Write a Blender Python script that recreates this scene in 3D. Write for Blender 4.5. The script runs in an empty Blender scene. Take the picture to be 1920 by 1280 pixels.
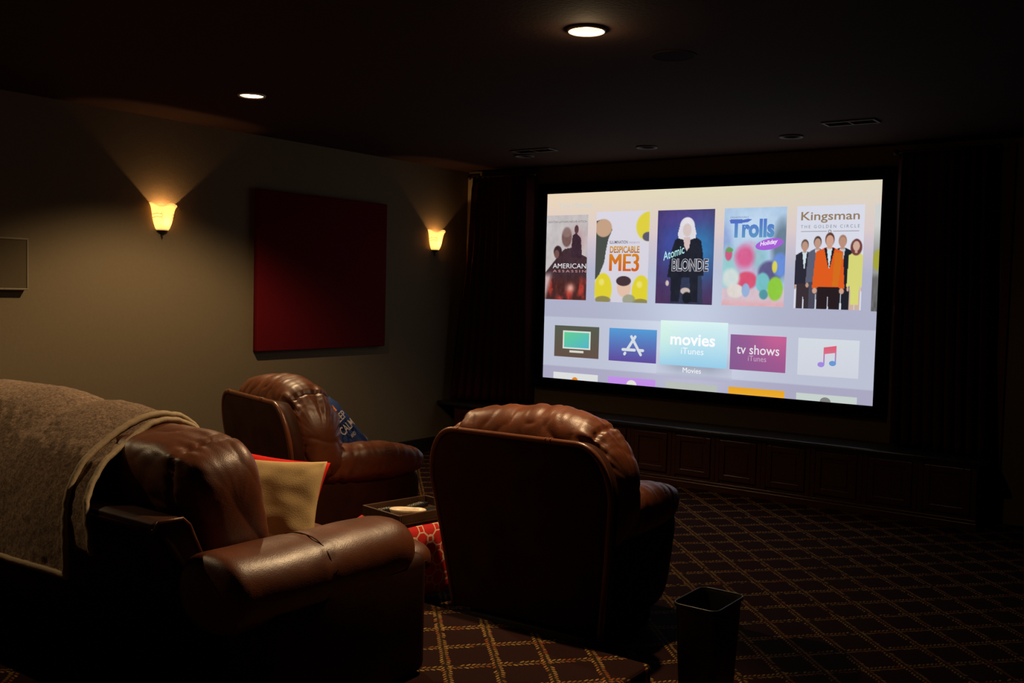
import bpy, bmesh, math, random
import numpy as np
from mathutils import Vector, Matrix, noise

random.seed(7)
rng = np.random.default_rng(5)
PI = math.pi
sc = bpy.context.scene
C = sc.collection

# ------------------------------------------------------------------ helpers
def lin(c):
    c = np.asarray(c, float) / 255.0
    return np.where(c <= 0.04045, c / 12.92, ((c + 0.055) / 1.055) ** 2.4)

def thing(name, label, cat, loc=(0, 0, 0), rotz=0.0, group=None):
    o = bpy.data.objects.new(name, None)
    C.objects.link(o)
    o.empty_display_size = 0.1
    o.location = loc
    o.rotation_euler = (0, 0, rotz)
    o['label'] = label
    o['category'] = cat
    if group:
        o['group'] = group
    return o

def tag(o, label, cat, group=None, kind=None):
    o['label'] = label
    o['category'] = cat
    if group:
        o['group'] = group
    if kind:
        o['kind'] = kind
    return o

def obj(name, vf, mat, parent=None, smooth=True, loc=None, rot=None, angle=None):
    v, f = vf
    me = bpy.data.meshes.new(name)
    me.from_pydata([tuple(map(float, p)) for p in v], [], [tuple(q) for q in f])
    me.update()
    bm = bmesh.new(); bm.from_mesh(me)
    bmesh.ops.recalc_face_normals(bm, faces=bm.faces)
    if angle is not None:
        for e in bm.edges:
            if len(e.link_faces) == 2 and e.calc_face_angle(0) > angle:
                e.smooth = False
    bm.to_mesh(me); bm.free()
    for p in me.polygons:
        p.use_smooth = smooth
    if mat:
        me.materials.append(mat)
    o = bpy.data.objects.new(name, me)
    C.objects.link(o)
    if parent:
        o.parent = parent
    if loc:
        o.location = loc
    if rot:
        o.rotation_euler = rot
    return o

def join(*vfs):
    V = []; F = []
    for v, f in vfs:
        n = len(V)
        V += [tuple(p) for p in v]
        F += [tuple(i + n for i in q) for q in f]
    return V, F

def xf(vf, M):
    return [tuple(M @ Vector(p)) for p in vf[0]], vf[1]

def box(x0, x1, y0, y1, z0, z1):
    v = [(x, y, z) for z in (z0, z1) for y in (y0, y1) for x in (x0, x1)]
    f = [(0, 2, 3, 1), (4, 5, 7, 6), (0, 1, 5, 4), (2, 6, 7, 3), (0, 4, 6, 2), (1, 3, 7, 5)]
    return v, f

def bevel(vf, w, seg=2):
    bm = bmesh.new()
    vs = [bm.verts.new(p) for p in vf[0]]
    for q in vf[1]:
        try: bm.faces.new([vs[i] for i in q])
        except ValueError: pass
    bmesh.ops.recalc_face_normals(bm, faces=bm.faces)
    es = [e for e in bm.edges if len(e.link_faces) == 2 and e.calc_face_angle(0) > 0.35]
    bmesh.ops.bevel(bm, geom=es, offset=w, segments=seg, profile=0.5, affect='EDGES')
    bm.verts.index_update()
    out = [tuple(v.co) for v in bm.verts], [tuple(v.index for v in f.verts) for f in bm.faces]
    bm.free()
    return out

def bbox(x0, x1, y0, y1, z0, z1, w=0.01, seg=2):
    return bevel(box(x0, x1, y0, y1, z0, z1), w, seg)

def cushion(hx, hy, hz, e=4.0, n=22, ez=None):
    """rounded pillow body: a subdivided cube pulled onto a superellipsoid"""
    V = {}; L = []; F = []
    def idx(p):
        k = tuple(round(c, 5) for c in p)
        if k not in V:
            V[k] = len(L); L.append(p)
        return V[k]
    rngs = [math.tan((-1 + 2 * i / n) * PI / 4) for i in range(n + 1)]
    for ax in range(3):
        for s in (-1, 1):
            for i in range(n):
                for j in range(n):
                    q = []
                    for a, b in ((i, j), (i + 1, j), (i + 1, j + 1), (i, j + 1)):
                        p = [0, 0, 0]; p[ax] = s
                        p[(ax + 1) % 3] = rngs[a]; p[(ax + 2) % 3] = rngs[b]
                        q.append(idx(tuple(p)))
                    F.append(q if s > 0 else q[::-1])
    out = []
    ez = ez or e
    for x, y, z in L:
        a = (abs(x) ** e + abs(y) ** e) ** (1 / e)
        r = (a ** ez + abs(z) ** ez) ** (1 / ez)
        out.append((x / r * hx, y / r * hy, z / r * hz))
    return out, F

def displace(vf, fn):
    """move every vertex along its normal by fn(position, normal)"""
    bm = bmesh.new()
    vs = [bm.verts.new(p) for p in vf[0]]
    for q in vf[1]:
        bm.faces.new([vs[i] for i in q])
    bm.normal_update()
    out = [tuple(v.co + v.normal * fn(v.co, v.normal)) for v in bm.verts]
    bm.free()
    return out, vf[1]

def crease(p, f, seed=0.0, asp=(1, 1, 1)):
    q = Vector((p[0] * f * asp[0] + seed, p[1] * f * asp[1] - seed, p[2] * f * asp[2] + seed * .5))
    a = abs(noise.noise(q))
    return -(1 - min(1, a * 3.2)) ** 2

def soft(p, f, seed=0.0):
    return noise.noise(Vector((p[0] * f + seed, p[1] * f + seed * 2, p[2] * f - seed)))

def tube(pts, r, seg=8, closed=False):
    P = [Vector(p) for p in pts]
    n = len(P)
    rr = r if hasattr(r, '__len__') else [r] * n
    T = []
    for i in range(n):
        a = P[(i - 1) % n] if (closed or i > 0) else P[0]
        b = P[(i + 1) % n] if (closed or i < n - 1) else P[-1]
        t = (b - a)
        T.append(t.normalized() if t.length > 1e-9 else Vector((0, 0, 1)))
    up = Vector((0, 0, 1)) if abs(T[0].z) < .9 else Vector((1, 0, 0))
    nrm = (up - T[0] * up.dot(T[0])).normalized()
    V = []; F = []
    for i in range(n):
        nrm = (nrm - T[i] * nrm.dot(T[i])).normalized()
        b = T[i].cross(nrm)
        for k in range(seg):
            a = 2 * PI * k / seg
            V.append(tuple(P[i] + (nrm * math.cos(a) + b * math.sin(a)) * rr[i]))
    m = n if closed else n - 1
    for i in range(m):
        for k in range(seg):
            a = i * seg + k; b2 = i * seg + (k + 1) % seg
            c = ((i + 1) % n) * seg + (k + 1) % seg; d = ((i + 1) % n) * seg + k
            F.append((a, b2, c, d))
    if not closed:
        F.append(tuple(range(seg))[::-1])
        F.append(tuple((n - 1) * seg + k for k in range(seg)))
    return V, F

def lathe(prof, seg=32, wav=None, arc=2 * PI, start=0.0):
    """prof: (r, z) pairs turned about Z"""
    V = []; F = []
    full = abs(arc - 2 * PI) < 1e-6
    cols = seg if full else seg + 1
    for r, z in prof:
        for k in range(cols):
            a = start + arc * k / seg
            dz, dr = wav(a, r, z) if wav else (0, 0)
            V.append(((r + dr) * math.cos(a), (r + dr) * math.sin(a), z + dz))
    for i in range(len(prof) - 1):
        for k in range(seg):
            k2 = (k + 1) % cols
            F.append((i * cols + k, i * cols + k2, (i + 1) * cols + k2, (i + 1) * cols + k))
    return V, F

def prism(poly, y0, y1, axis='y'):
    """poly: list of (x,z), extruded in y"""
    n = len(poly)
    V = [(x, y0, z) for x, z in poly] + [(x, y1, z) for x, z in poly]
    F = [tuple(range(n)), tuple(range(2 * n - 1, n - 1, -1))]
    for i in range(n):
        j = (i + 1) % n
        F.append((i, i + n, j + n, j))
    return V, F

def grid(fn, nu, nv):
    V = [fn(i / nu, j / nv) for j in range(nv + 1) for i in range(nu + 1)]
    F = []
    for j in range(nv):
        for i in range(nu):
            a = j * (nu + 1) + i
            F.append((a, a + 1, a + nu + 2, a + nu + 1))
    return V, F

def solid(vf, t):
    """give an open sheet a real thickness"""
    bm = bmesh.new()
    vs = [bm.verts.new(p) for p in vf[0]]
    for q in vf[1]:
        bm.faces.new([vs[i] for i in q])
    bm.normal_update()
    n = len(vs)
    V = [tuple(v.co) for v in bm.verts] + [tuple(v.co - v.normal * t) for v in bm.verts]
    F = [tuple(q) for q in vf[1]] + [tuple(i + n for i in q[::-1]) for q in vf[1]]
    bm.edges.index_update(); bm.verts.index_update()
    for e in bm.edges:
        if len(e.link_faces) == 1:
            a, b = e.verts[0].index, e.verts[1].index
            F.append((a, b, b + n, a + n))
    bm.free()
    return V, F

def copy_tree(o, parent=None):
    c = o.copy(); C.objects.link(c); c.parent = parent
    for ch in [x for x in bpy.data.objects if x.parent == o]:
        copy_tree(ch, c)
    return c

# ------------------------------------------------------------------ materials
def new_mat(name):
    m = bpy.data.materials.new(name); m.use_nodes = True
    nt = m.node_tree
    return m, nt, nt.nodes['Principled BSDF']

class NG:
    def __init__(s, nt): s.nt = nt
    def n(s, t, **kw):
        d = s.nt.nodes.new(t)
        for k, v in kw.items(): setattr(d, k, v)
        return d
    def l(s, a, b): s.nt.links.new(a, b)
    def m(s, op, a, b=None, c=None, clamp=False):
        d = s.n('ShaderNodeMath', operation=op); d.use_clamp = clamp
        for i, x in enumerate((a, b, c)):
            if x is None: continue
            if isinstance(x, (int, float)): d.inputs[i].default_value = x
            else: s.l(x, d.inputs[i])
        return d.outputs[0]
    def mix(s, f, a, b):
        d = s.n('ShaderNodeMix', data_type='RGBA')
        for i, x in ((0, f), (6, a), (7, b)):
            if isinstance(x, (int, float)): d.inputs[i].default_value = x
            elif isinstance(x, tuple): d.inputs[i].default_value = (*x[:3], 1)
            else: s.l(x, d.inputs[i])
        return d.outputs[2]
    def coord(s, scale=(1, 1, 1), which='Object'):
        t = s.n('ShaderNodeTexCoord'); mp = s.n('ShaderNodeMapping')
        mp.inputs['Scale'].default_value = scale
        s.l(t.outputs[which], mp.inputs[0])
        return mp.outputs[0]
    def noise(s, co, scale, detail=3, rough=.5):
        d = s.n('ShaderNodeTexNoise'); d.inputs['Scale'].default_value = scale
        d.inputs['Detail'].default_value = detail; d.inputs['Roughness'].default_value = rough
        s.l(co, d.inputs['Vector']); return d.outputs['Fac']
    def ramp(s, f, a, b):
        d = s.n('ShaderNodeMapRange'); d.inputs[1].default_value = a; d.inputs[2].default_value = b
        s.l(f, d.inputs[0]); return d.outputs[0]
    def bump(s, h, bsdf, strength=.3, dist=.01):
        d = s.n('ShaderNodeBump'); d.inputs['Strength'].default_value = strength
        d.inputs['Distance'].default_value = dist
        s.l(h, d.inputs['Height']); s.l(d.outputs[0], bsdf.inputs['Normal'])

def simple(name, col, rough=.6, metal=0, spec=.5, nscale=None, namp=.25, bump=None, bscale=80, coat=0):
    m, nt, b = new_mat(name); g = NG(nt)
    b.inputs['Base Color'].default_value = (*col, 1)
    b.inputs['Roughness'].default_value = rough
    b.inputs['Metallic'].default_value = metal
    b.inputs['Specular IOR Level'].default_value = spec
    b.inputs['Coat Weight'].default_value = coat
    co = g.coord()
    if nscale:
        f = g.noise(co, nscale, 4)
        lo = tuple(c * (1 - namp) for c in col); hi = tuple(min(1, c * (1 + namp)) for c in col)
        g.l(g.mix(f, lo, hi), b.inputs['Base Color'])
    if bump:
        g.bump(g.noise(co, bscale, 4), b, bump, .004)
    return m

def leather(name, col, rough=.36):
    m, nt, b = new_mat(name); g = NG(nt)
    co = g.coord()
    f1 = g.ramp(g.noise(co, 6, 4, .6), .35, .7)
    g.l(g.mix(f1, tuple(c * .72 for c in col), tuple(c * 1.25 for c in col)), b.inputs['Base Color'])
    vor = g.n('ShaderNodeTexVoronoi'); vor.inputs['Scale'].default_value = 260; g.l(co, vor.inputs['Vector'])
    w1 = g.noise(co, 26, 5, .62)
    h = g.m('ADD', g.m('MULTIPLY', vor.outputs['Distance'], .18), g.m('MULTIPLY', w1, .55))
    g.bump(h, b, .28 if 'smooth' not in name else .10, .006)
    g.l(g.m('ADD', g.m('MULTIPLY', g.noise(co, 14, 3), .18), rough - .09), b.inputs['Roughness'])
    b.inputs['Specular IOR Level'].default_value = .62 if 'smooth' not in name else .18
    return m

def carpet(name, i0, j0):
    m, nt, b = new_mat(name); g = NG(nt)
    geo = g.n('ShaderNodeNewGeometry')
    sep = g.n('ShaderNodeSeparateXYZ'); g.l(geo.outputs['Position'], sep.inputs[0])
    x, y = sep.outputs[0], sep.outputs[1]
    wob = g.noise(geo.outputs['Position'], 30, 1)
    i = g.m('SUBTRACT', g.m('ADD', g.m('MULTIPLY', x, 3.8196), g.m('MULTIPLY', y, 3.653)), i0)
    j = g.m('SUBTRACT', g.m('SUBTRACT', g.m('MULTIPLY', x, 3.640), g.m('MULTIPLY', y, 3.230)), j0)
    i = g.m('ADD', i, g.m('MULTIPLY', g.m('SUBTRACT', wob, .5), .03))
    def strand(across, along, la, lb, seed):
        # across is an integer on the strand; la = metres per unit across, lb along
        fr = g.m('SUBTRACT', g.m('FRACT', g.m('ADD', across, .5)), .5)
        v = g.m('ABSOLUTE', g.m('MULTIPLY', fr, la))
        side = g.m('SIGN', fr)
        u = g.m('MULTIPLY', along, lb)
        u = g.m('ADD', u, g.m('MULTIPLY', side, .004))
        u2 = g.m('SUBTRACT', u, g.m('MULTIPLY', v, .9))
        fu = g.m('SUBTRACT', g.m('FRACT', g.m('DIVIDE', u2, .0205)), .5)
        cell = g.m('FLOOR', g.m('DIVIDE', u2, .0205))
        wn = g.n('ShaderNodeTexWhiteNoise', noise_dimensions='2D')
        cb = g.n('ShaderNodeCombineXYZ')
        g.l(g.m('ADD', cell, g.m('MULTIPLY', side, 31.7)), cb.inputs[0])
        g.l(g.m('ADD', g.m('FLOOR', g.m('ADD', across, .5)), seed), cb.inputs[1])
        g.l(cb.outputs[0], wn.inputs['Vector'])
        rnd = wn.outputs['Value']
        cen = g.m('ADD', .0088, g.m('MULTIPLY', rnd, .005))
        a = g.m('DIVIDE', fu, .30)
        c = g.m('DIVIDE', g.m('SUBTRACT', v, cen), .0075)
        d = g.m('ADD', g.m('MULTIPLY', a, a), g.m('MULTIPLY', c, c))
        leaf = g.m('LESS_THAN', d, 1.0)
        leaf = g.m('MULTIPLY', leaf, g.m('GREATER_THAN', rnd, .07))
        stem = g.m('LESS_THAN', v, .013)
        return leaf, stem, rnd
    # strands along a (j integer) and along b (i integer)
    l1, s1, r1 = strand(j, i, .2055, .190, 3.0)
    l2, s2, r2 = strand(i, j, .190, .206, 57.0)
    # the b strands lie over the a strands
    keep = g.m('SUBTRACT', 1.0, s2)
    l1 = g.m('MULTIPLY', l1, keep)
    leaf = g.m('MAXIMUM', l1, l2)
    stem = g.m('MAXIMUM', s1, s2)
    rnd = g.m('ADD', g.m('MULTIPLY', r1, l1), g.m('MULTIPLY', r2, l2))
    pile = g.noise(geo.outputs['Position'], 420, 2, .7)
    base = g.mix(g.ramp(pile, .3, .75), (.012, .0040, .0035), (.030, .0095, .0075))
    stemc = g.mix(g.ramp(pile, .3, .75), (.015, .011, .006), (.045, .030, .014))
    gold = g.mix(rnd, (.19, .080, .020), (.40, .24, .075))
    red = g.n('ShaderNodeMapRange'); 
    patch = g.noise(geo.outputs['Position'], 16, 1)
    gold = g.mix(g.m('GREATER_THAN', patch, .60), gold, (.27, .070, .02))
    gold = g.mix(g.ramp(pile, .2, .8), g.mix(.35, gold, (.05, .02, .01)), gold)
    col = g.mix(g.m('MULTIPLY', stem, .6), base, stemc)
    col = g.mix(leaf, col, gold)
    g.l(col, b.inputs['Base Color'])
    b.inputs['Roughness'].default_value = .95
    b.inputs['Specular IOR Level'].default_value = .08
    g.bump(g.m('ADD', pile, g.m('MULTIPLY', leaf, .5)), b, .5, .004)
    return m

def trellis_fabric():
    m, nt, b = new_mat('red_trellis_fabric'); g = NG(nt)
    t = g.n('ShaderNodeTexCoord')
    sep = g.n('ShaderNodeSeparateXYZ'); g.l(t.outputs['Object'], sep.inputs[0])
    gn = g.n('ShaderNodeSeparateXYZ'); g.l(t.outputs['Normal'], gn.inputs[0])
    x, y, z = sep.outputs
    top = g.m('GREATER_THAN', g.m('ABSOLUTE', gn.outputs[2]), .7)
    sidex = g.m('GREATER_THAN', g.m('ABSOLUTE', gn.outputs[0]), g.m('ABSOLUTE', gn.outputs[1]))
    def sel(f, a, c): # f?c:a
        return g.m('ADD', g.m('MULTIPLY', a, g.m('SUBTRACT', 1.0, f)), g.m('MULTIPLY', c, f))
    u = sel(top, sel(sidex, x, y), x)
    v = sel(top, z, y)
    P = .098
    def ring(ou, ov, R, w):
        a = g.m('SUBTRACT', g.m('FRACT', g.m('ADD', g.m('DIVIDE', u, P), ou)), .5)
        c = g.m('SUBTRACT', g.m('FRACT', g.m('ADD', g.m('DIVIDE', v, P), ov)), .5)
        d = g.m('SQRT', g.m('ADD', g.m('MULTIPLY', a, a), g.m('MULTIPLY', c, c)))
        return g.m('LESS_THAN', g.m('ABSOLUTE', g.m('SUBTRACT', d, R)), w)
    def sq(ou, ov, R, w):
        a = g.m('ABSOLUTE', g.m('SUBTRACT', g.m('FRACT', g.m('ADD', g.m('DIVIDE', u, P), ou)), .5))
        c = g.m('ABSOLUTE', g.m('SUBTRACT', g.m('FRACT', g.m('ADD', g.m('DIVIDE', v, P), ov)), .5))
        d = g.m('MAXIMUM', a, c)
        oct_ = g.m('MAXIMUM', d, g.m('MULTIPLY', g.m('ADD', a, c), .74))
        return g.m('LESS_THAN', g.m('ABSOLUTE', g.m('SUBTRACT', oct_, R)), w)
    k = g.m('MAXIMUM', ring(0, 0, .19, .034), g.m('MAXIMUM', sq(.5, 0, .36, .030), sq(0, .5, .36, .030)))
    g.l(g.mix(k, (.62, .012, .010), (.80, .55, .34)), b.inputs['Base Color'])
    b.inputs['Roughness'].default_value = .85
    g.bump(g.noise(t.outputs['Object'], 350, 2), b, .25, .002)
    return m

def fleece():
    m, nt, b = new_mat('tan_fleece'); g = NG(nt)
    co = g.coord()
    f = g.ramp(g.noise(co, 85, 5, .8), .40, .62)
    f2 = g.ramp(g.noise(co, 9, 3), .3, .7)
    c = g.mix(f, (.125, .070, .046), (.50, .34, .235))
    g.l(g.mix(f2, g.mix(.3, c, (.14, .095, .085)), c), b.inputs['Base Color'])
    b.inputs['Roughness'].default_value = 1
    b.inputs['Specular IOR Level'].default_value = .05
    b.inputs['Sheen Weight'].default_value = .35
    b.inputs['Sheen Tint'].default_value = (.9, .75, .6, 1)
    h = g.m('ADD', g.noise(co, 70, 4, .8), g.m('MULTIPLY', g.noise(co, 260, 3, .8), .5))
    g.bump(h, b, .9, .012)
    return m

def wood(name, c1, c2, rough=.4, sc_=(3, 3, 30)):
    m, nt, b = new_mat(name); g = NG(nt)
    co = g.coord(sc_)
    w = g.noise(co, 3, 6, .65)
    g.l(g.mix(g.ramp(w, .3, .7), c1, c2), b.inputs['Base Color'])
    b.inputs['Roughness'].default_value = rough
    g.bump(w, b, .08, .003)
    return m

def emit(name, col, s):
    m = bpy.data.materials.new(name); m.use_nodes = True
    nt = m.node_tree; nt.nodes.remove(nt.nodes['Principled BSDF'])
    e = nt.nodes.new('ShaderNodeEmission'); e.inputs[0].default_value = (*col, 1); e.inputs[1].default_value = s
    nt.links.new(e.outputs[0], nt.nodes['Material Output'].inputs[0])
    return m

M = {}
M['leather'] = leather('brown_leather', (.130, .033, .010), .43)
M['leather_shaded'] = leather('brown_leather_smooth', (.040, .0105, .004), .6)  # same leather, darkened and dulled to paint shade onto the unlit parts
M['piping'] = leather('leather_piping', (.13, .036, .013), .34)
M['wall'] = simple('tan_plaster', (.160, .122, .076), .9, spec=.15, nscale=40, namp=.06, bump=.25, bscale=120)
M['wall_front'] = simple('brown_plaster', (.15, .105, .06), .9, spec=.15, nscale=40, namp=.06, bump=.25, bscale=120)
M['wall_side'] = simple('russet_plaster', (.12, .05, .03), .9, spec=.15, nscale=40, namp=.06, bump=.25, bscale=120)
M['ceiling'] = simple('dark_ceiling', (.040, .020, .015), .95, spec=.1, nscale=5, namp=.15, bump=.3, bscale=60)
M['ceiling_dark'] = simple('dark_mesh', (.014, .010, .009), .95, spec=.05)
M['carpet'] = carpet('trellis_carpet', .787, .361)
M['carpet2'] = carpet('trellis_carpet_platform', .394, .94)
M['cherry'] = wood('dark_cherry_wood', (.034, .009, .005), (.062, .017, .009), .33)
M['granite'] = simple('dark_granite', (.022, .021, .020), .22, nscale=90, namp=.6)
M['black'] = simple('black_velvet', (.004, .004, .005), .95, spec=.05)
M['base'] = simple('black_baseboard', (.012, .009, .008), .5)
M['velvet'] = simple('red_velvet', (.048, .003, .004), .75, spec=.25, nscale=60, namp=.15, bump=.2, bscale=200)
M['velvet'].node_tree.nodes['Principled BSDF'].inputs['Sheen Weight'].default_value = .0
M['velvet'].node_tree.nodes['Principled BSDF'].inputs['Sheen Tint'].default_value = (.8, .1, .12, 1)
M['panel'] = simple('crimson_felt', (.105, .0045, .008), .95, spec=.08, nscale=90, namp=.12, bump=.3, bscale=300)
M['speaker'] = simple('taupe_cloth', (.085, .064, .038), .9, spec=.1, nscale=200, namp=.2)
M['speaker_rim'] = simple('taupe_plastic', (.16, .125, .078), .6)
M['trimw'] = simple('tan_trim', (.34, .27, .17), .7)
M['iron'] = simple('bronze_iron', (.028, .013, .008), .5, metal=.3)
M['white'] = simple('white_enamel', (.62, .60, .56), .5)
M['vent'] = simple('painted_vent', (.09, .075, .065), .7)
M['bin'] = simple('black_plastic', (.009, .0085, .0085), .42)
M['tan_cotton'] = simple('tan_cotton', (.58, .41, .20), .95, spec=.1, nscale=30, namp=.08, bump=.3, bscale=260)
M['red_cotton'] = simple('red_cotton', (.68, .020, .014), .9, spec=.1, nscale=30, namp=.1, bump=.3, bscale=260)
M['blue_cotton'] = simple('blue_cotton', (.028, .052, .17), .9, spec=.1, nscale=30, namp=.1, bump=.3, bscale=260)
M['print_pale'] = simple('pale_print', (.62, .50, .46), .9)
M['print_orange'] = simple('orange_print', (.85, .22, .05), .9)
M['trellis'] = trellis_fabric()
M['fleece'] = fleece()
M['binding'] = simple('satin_binding', (.40, .30, .185), .6, spec=.3, nscale=40, namp=.12, bump=.3, bscale=90)
M['walnut'] = wood('walnut', (.040, .017, .009), (.085, .038, .019), .4, (20, 4, 4))
M['cream'] = simple('cream_glaze', (.80, .66, .47), .35)
M['remote'] = simple('remote_plastic', (.015, .015, .017), .3)
M['glass_dark'] = simple('dark_glass', (.02, .024, .026), .12)
M['steel'] = simple('brushed_steel', (.35, .33, .31), .35, metal=.9)
M['bulb1'] = emit('lamp_glow', (1.0, .86, .62), 8)
M['bulb2'] = emit('lamp_glow_warm', (1.0, .84, .58), 5)
M['sconce_bulb'] = emit('sconce_glow', (1.0, .72, .36), 14)

def baffle_mat():
    return simple('cream_baffle', (.26, .20, .115), .6)
M['baffle'] = baffle_mat()

def shade_mat():
    m = bpy.data.materials.new('amber_glass'); m.use_nodes = True
    nt = m.node_tree; nt.nodes.remove(nt.nodes['Principled BSDF']); g = NG(nt)
    tr = g.n('ShaderNodeBsdfTranslucent'); di = g.n('ShaderNodeBsdfDiffuse'); em = g.n('ShaderNodeEmission')
    co = g.coord(); f = g.noise(co, 22, 3)
    col = g.mix(f, (1.0, .80, .50), (1.0, .90, .66))
    g.l(col, tr.inputs[0]); di.inputs[0].default_value = (.8, .55, .28, 1)
    em.inputs[0].default_value = (1.0, .52, .16, 1); em.inputs[1].default_value = .60
    mx = g.n('ShaderNodeMixShader'); mx.inputs[0].default_value = .25
    g.l(tr.outputs[0], mx.inputs[1]); g.l(di.outputs[0], mx.inputs[2])
    ad = g.n('ShaderNodeAddShader'); g.l(mx.outputs[0], ad.inputs[0]); g.l(em.outputs[0], ad.inputs[1])
    g.l(ad.outputs[0], nt.nodes['Material Output'].inputs[0])
    return m
M['shade'] = shade_mat()

def screen_mat():
    m = bpy.data.materials.new('projected_picture'); m.use_nodes = True
    nt = m.node_tree; nt.nodes.remove(nt.nodes['Principled BSDF']); g = NG(nt)
    a = g.n('ShaderNodeAttribute'); a.attribute_name = 'Col'
    e = g.n('ShaderNodeEmission'); e.inputs[1].default_value = 1.0
    g.l(a.outputs['Color'], e.inputs[0])
    g.l(e.outputs[0], nt.nodes['Material Output'].inputs[0])
    return m
M['picture'] = screen_mat()

# ------------------------------------------------------------------ room
XL, YF, ZC = -6.07, 7.56, 2.678
XR, YB = 1.3, -2.2
RZ, RY, RX = .16, 3.262, -1.685      # seating platform: height, front edge, right end

def struct(name, vf, m, smooth=False, label=None, cat=None):
    o = obj(name, vf, m, smooth=smooth)
    o['kind'] = 'structure'
    if label: o['label'] = label; o['category'] = cat
    return o

struct('floor', box(XL - .1, XR + .1, YB - .1, YF + .1, -.1, 0), M['carpet'],
       label='dark maroon carpet with a gold leaf trellis pattern', cat='carpet')
def lipped(x0, x1, y0, y1, z):
    return bevel(box(x0, x1, y0, y1, 0, z), .018, 3)
struct('platform', lipped(XL, RX, YB, RY, RZ), M['carpet2'],
       label='low carpeted platform step under the loveseat', cat='platform')
struct('wall_left', box(XL - .1, XL, YB, YF, 0, ZC), M['wall'], label='plain tan side wall with two glowing sconces', cat='wall')
struct('wall_front', box(XL - .1, XR + .1, YF, YF + .1, 0, ZC), M['wall_front'], label='dark brown wall behind the projection screen', cat='wall')
struct('wall_right', box(XR, XR + .1, YB, YF, 0, ZC), M['wall_side'], label='dark side wall opposite the sconces', cat='wall')
struct('wall_back', box(XL - .1, XR + .1, YB - .1, YB, 0, ZC), M['wall_side'], label='dark wall behind the seats', cat='wall')
struct('baseboard_left', bbox(XL, XL + .018, RY + .01, 7.15, 0, .135, .004), M['base'], label='black baseboard along the tan wall', cat='baseboard')
struct('trim_1', bbox(XL + .002, XL + .13, YF - .02, YF, .48, 2.64, .004), M['trimw'], label='narrow tan upright trim left of the left curtain', cat='trim')
struct('trim_2', bbox(-1.30, -1.245, YF - .03, YF, .0, 2.64, .004), M['wall_side'], label='narrow upright trim right of the right curtain', cat='trim')

CANS = [(-2.307, 3.658), (-4.822, 3.901), (-3.713, 6.81), (-2.564, 6.805), (-4.87, 6.80), (-4.85, 1.25), (-2.3, 1.15)]
# ceiling slab with a round hole for every recessed can
cs = [('o', *c) for c in CANS]
ceil_o = struct('ceiling', box(XL - .1, XR + .1, YB - .1, YF + .1, ZC, ZC + .2), M['ceiling'], label='dark matte ceiling with recessed lamps', cat='ceiling')
cut = join(*[xf(join((lathe([(.062, -.05), (.062, .15)], 40)[0], lathe([(.062, -.05), (.062, .15)], 40)[1] + [tuple(range(40))[::-1], tuple(range(40, 80))])), Matrix.Translation((x, y, ZC))) for x, y in CANS])
cutter = obj('cut', cut, None)
md = ceil_o.modifiers.new('b', 'BOOLEAN'); md.object = cutter; md.operation = 'DIFFERENCE'; md.solver = 'EXACT'
dg = bpy.context.evaluated_depsgraph_get(); dg.update()
nm = bpy.data.meshes.new_from_object(ceil_o.evaluated_get(dg))
ceil_o.modifiers.clear(); ceil_o.data = nm
bpy.data.objects.remove(cutter)
if not nm.materials: nm.materials.append(M['ceiling'])

# ------------------------------------------------------------------ ceiling fittings
def downlight(x, y, lit, label, drop=.0, power=0, trim='white', group='recessed lamps in the ceiling', aim=None):
    t = thing('recessed_downlight', label, 'ceiling lamp', (x, y, ZC), 0, group)
    ring = lathe([(.0605, .02), (.0602, .002), (.066, -.005), (.078, -.012), (.082, -.010), (.084, -.0005), (.064, -.0005)], 48)
    obj('trim_ring', ring, M[trim], t)
    baf = lathe([(.0600, .0), (.058, .02), (.055, .045), (.052, .075), (.051, .11), (.0, .112)], 48)
    obj('baffle', baf, M['baffle'] if lit else M['iron'], t)
    bz = drop
    bulb = lathe([(.0, bz), (.018, bz + .001), (.034, bz + .006), (.043, bz + .016), (.046, bz + .03), (.04, bz + .07), (.02, bz + .085), (0, bz + .09)], 32)
    if lit:
        obj('bulb', bulb, M['bulb1'] if drop < .01 else M['bulb2'], t)
        l = bpy.data.lights.new('downlight_lamp', 'POINT' if aim else 'SPOT')
        if not aim: l.spot_size = math.radians(129); l.spot_blend = .42
        l.energy = power; l.color = (1.0, .70, .37); l.shadow_soft_size = .022
        lo = bpy.data.objects.new('lamp', l); C.objects.link(lo); lo.parent = t
        lo.location = (0, 0, bz - (.040 if aim else .020))
        if aim:
            sp, tgt, ang = aim
            l2 = bpy.data.lights.new('gimbal_lamp', 'SPOT'); l2.energy = sp; l2.color = (1.0, .68, .36)
            l2.shadow_soft_size = .03; l2.spot_size = math.radians(ang); l2.spot_blend = .55
            l2o = bpy.data.objects.new('gimbal_lamp', l2); C.objects.link(l2o); l2o.parent = t
            l2o.location = (0, 0, -.012)
            d_ = Vector(tgt) - Vector((x, y, ZC))
            l2o.rotation_euler = d_.to_track_quat('-Z', 'Y').to_euler()
            l3 = bpy.data.lights.new('flood_lamp', 'SPOT'); l3.energy = 9; l3.color = (1.0, .74, .44)
            l3.shadow_soft_size = .03; l3.spot_size = math.radians(168); l3.spot_blend = .3
            l3o = bpy.data.objects.new('flood_lamp', l3); C.objects.link(l3o); l3o.parent = t
            l3o.location = (0, 0, -.016)
    else:
        obj('bulb', bulb, M['glass_dark'], t)
    return t

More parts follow.
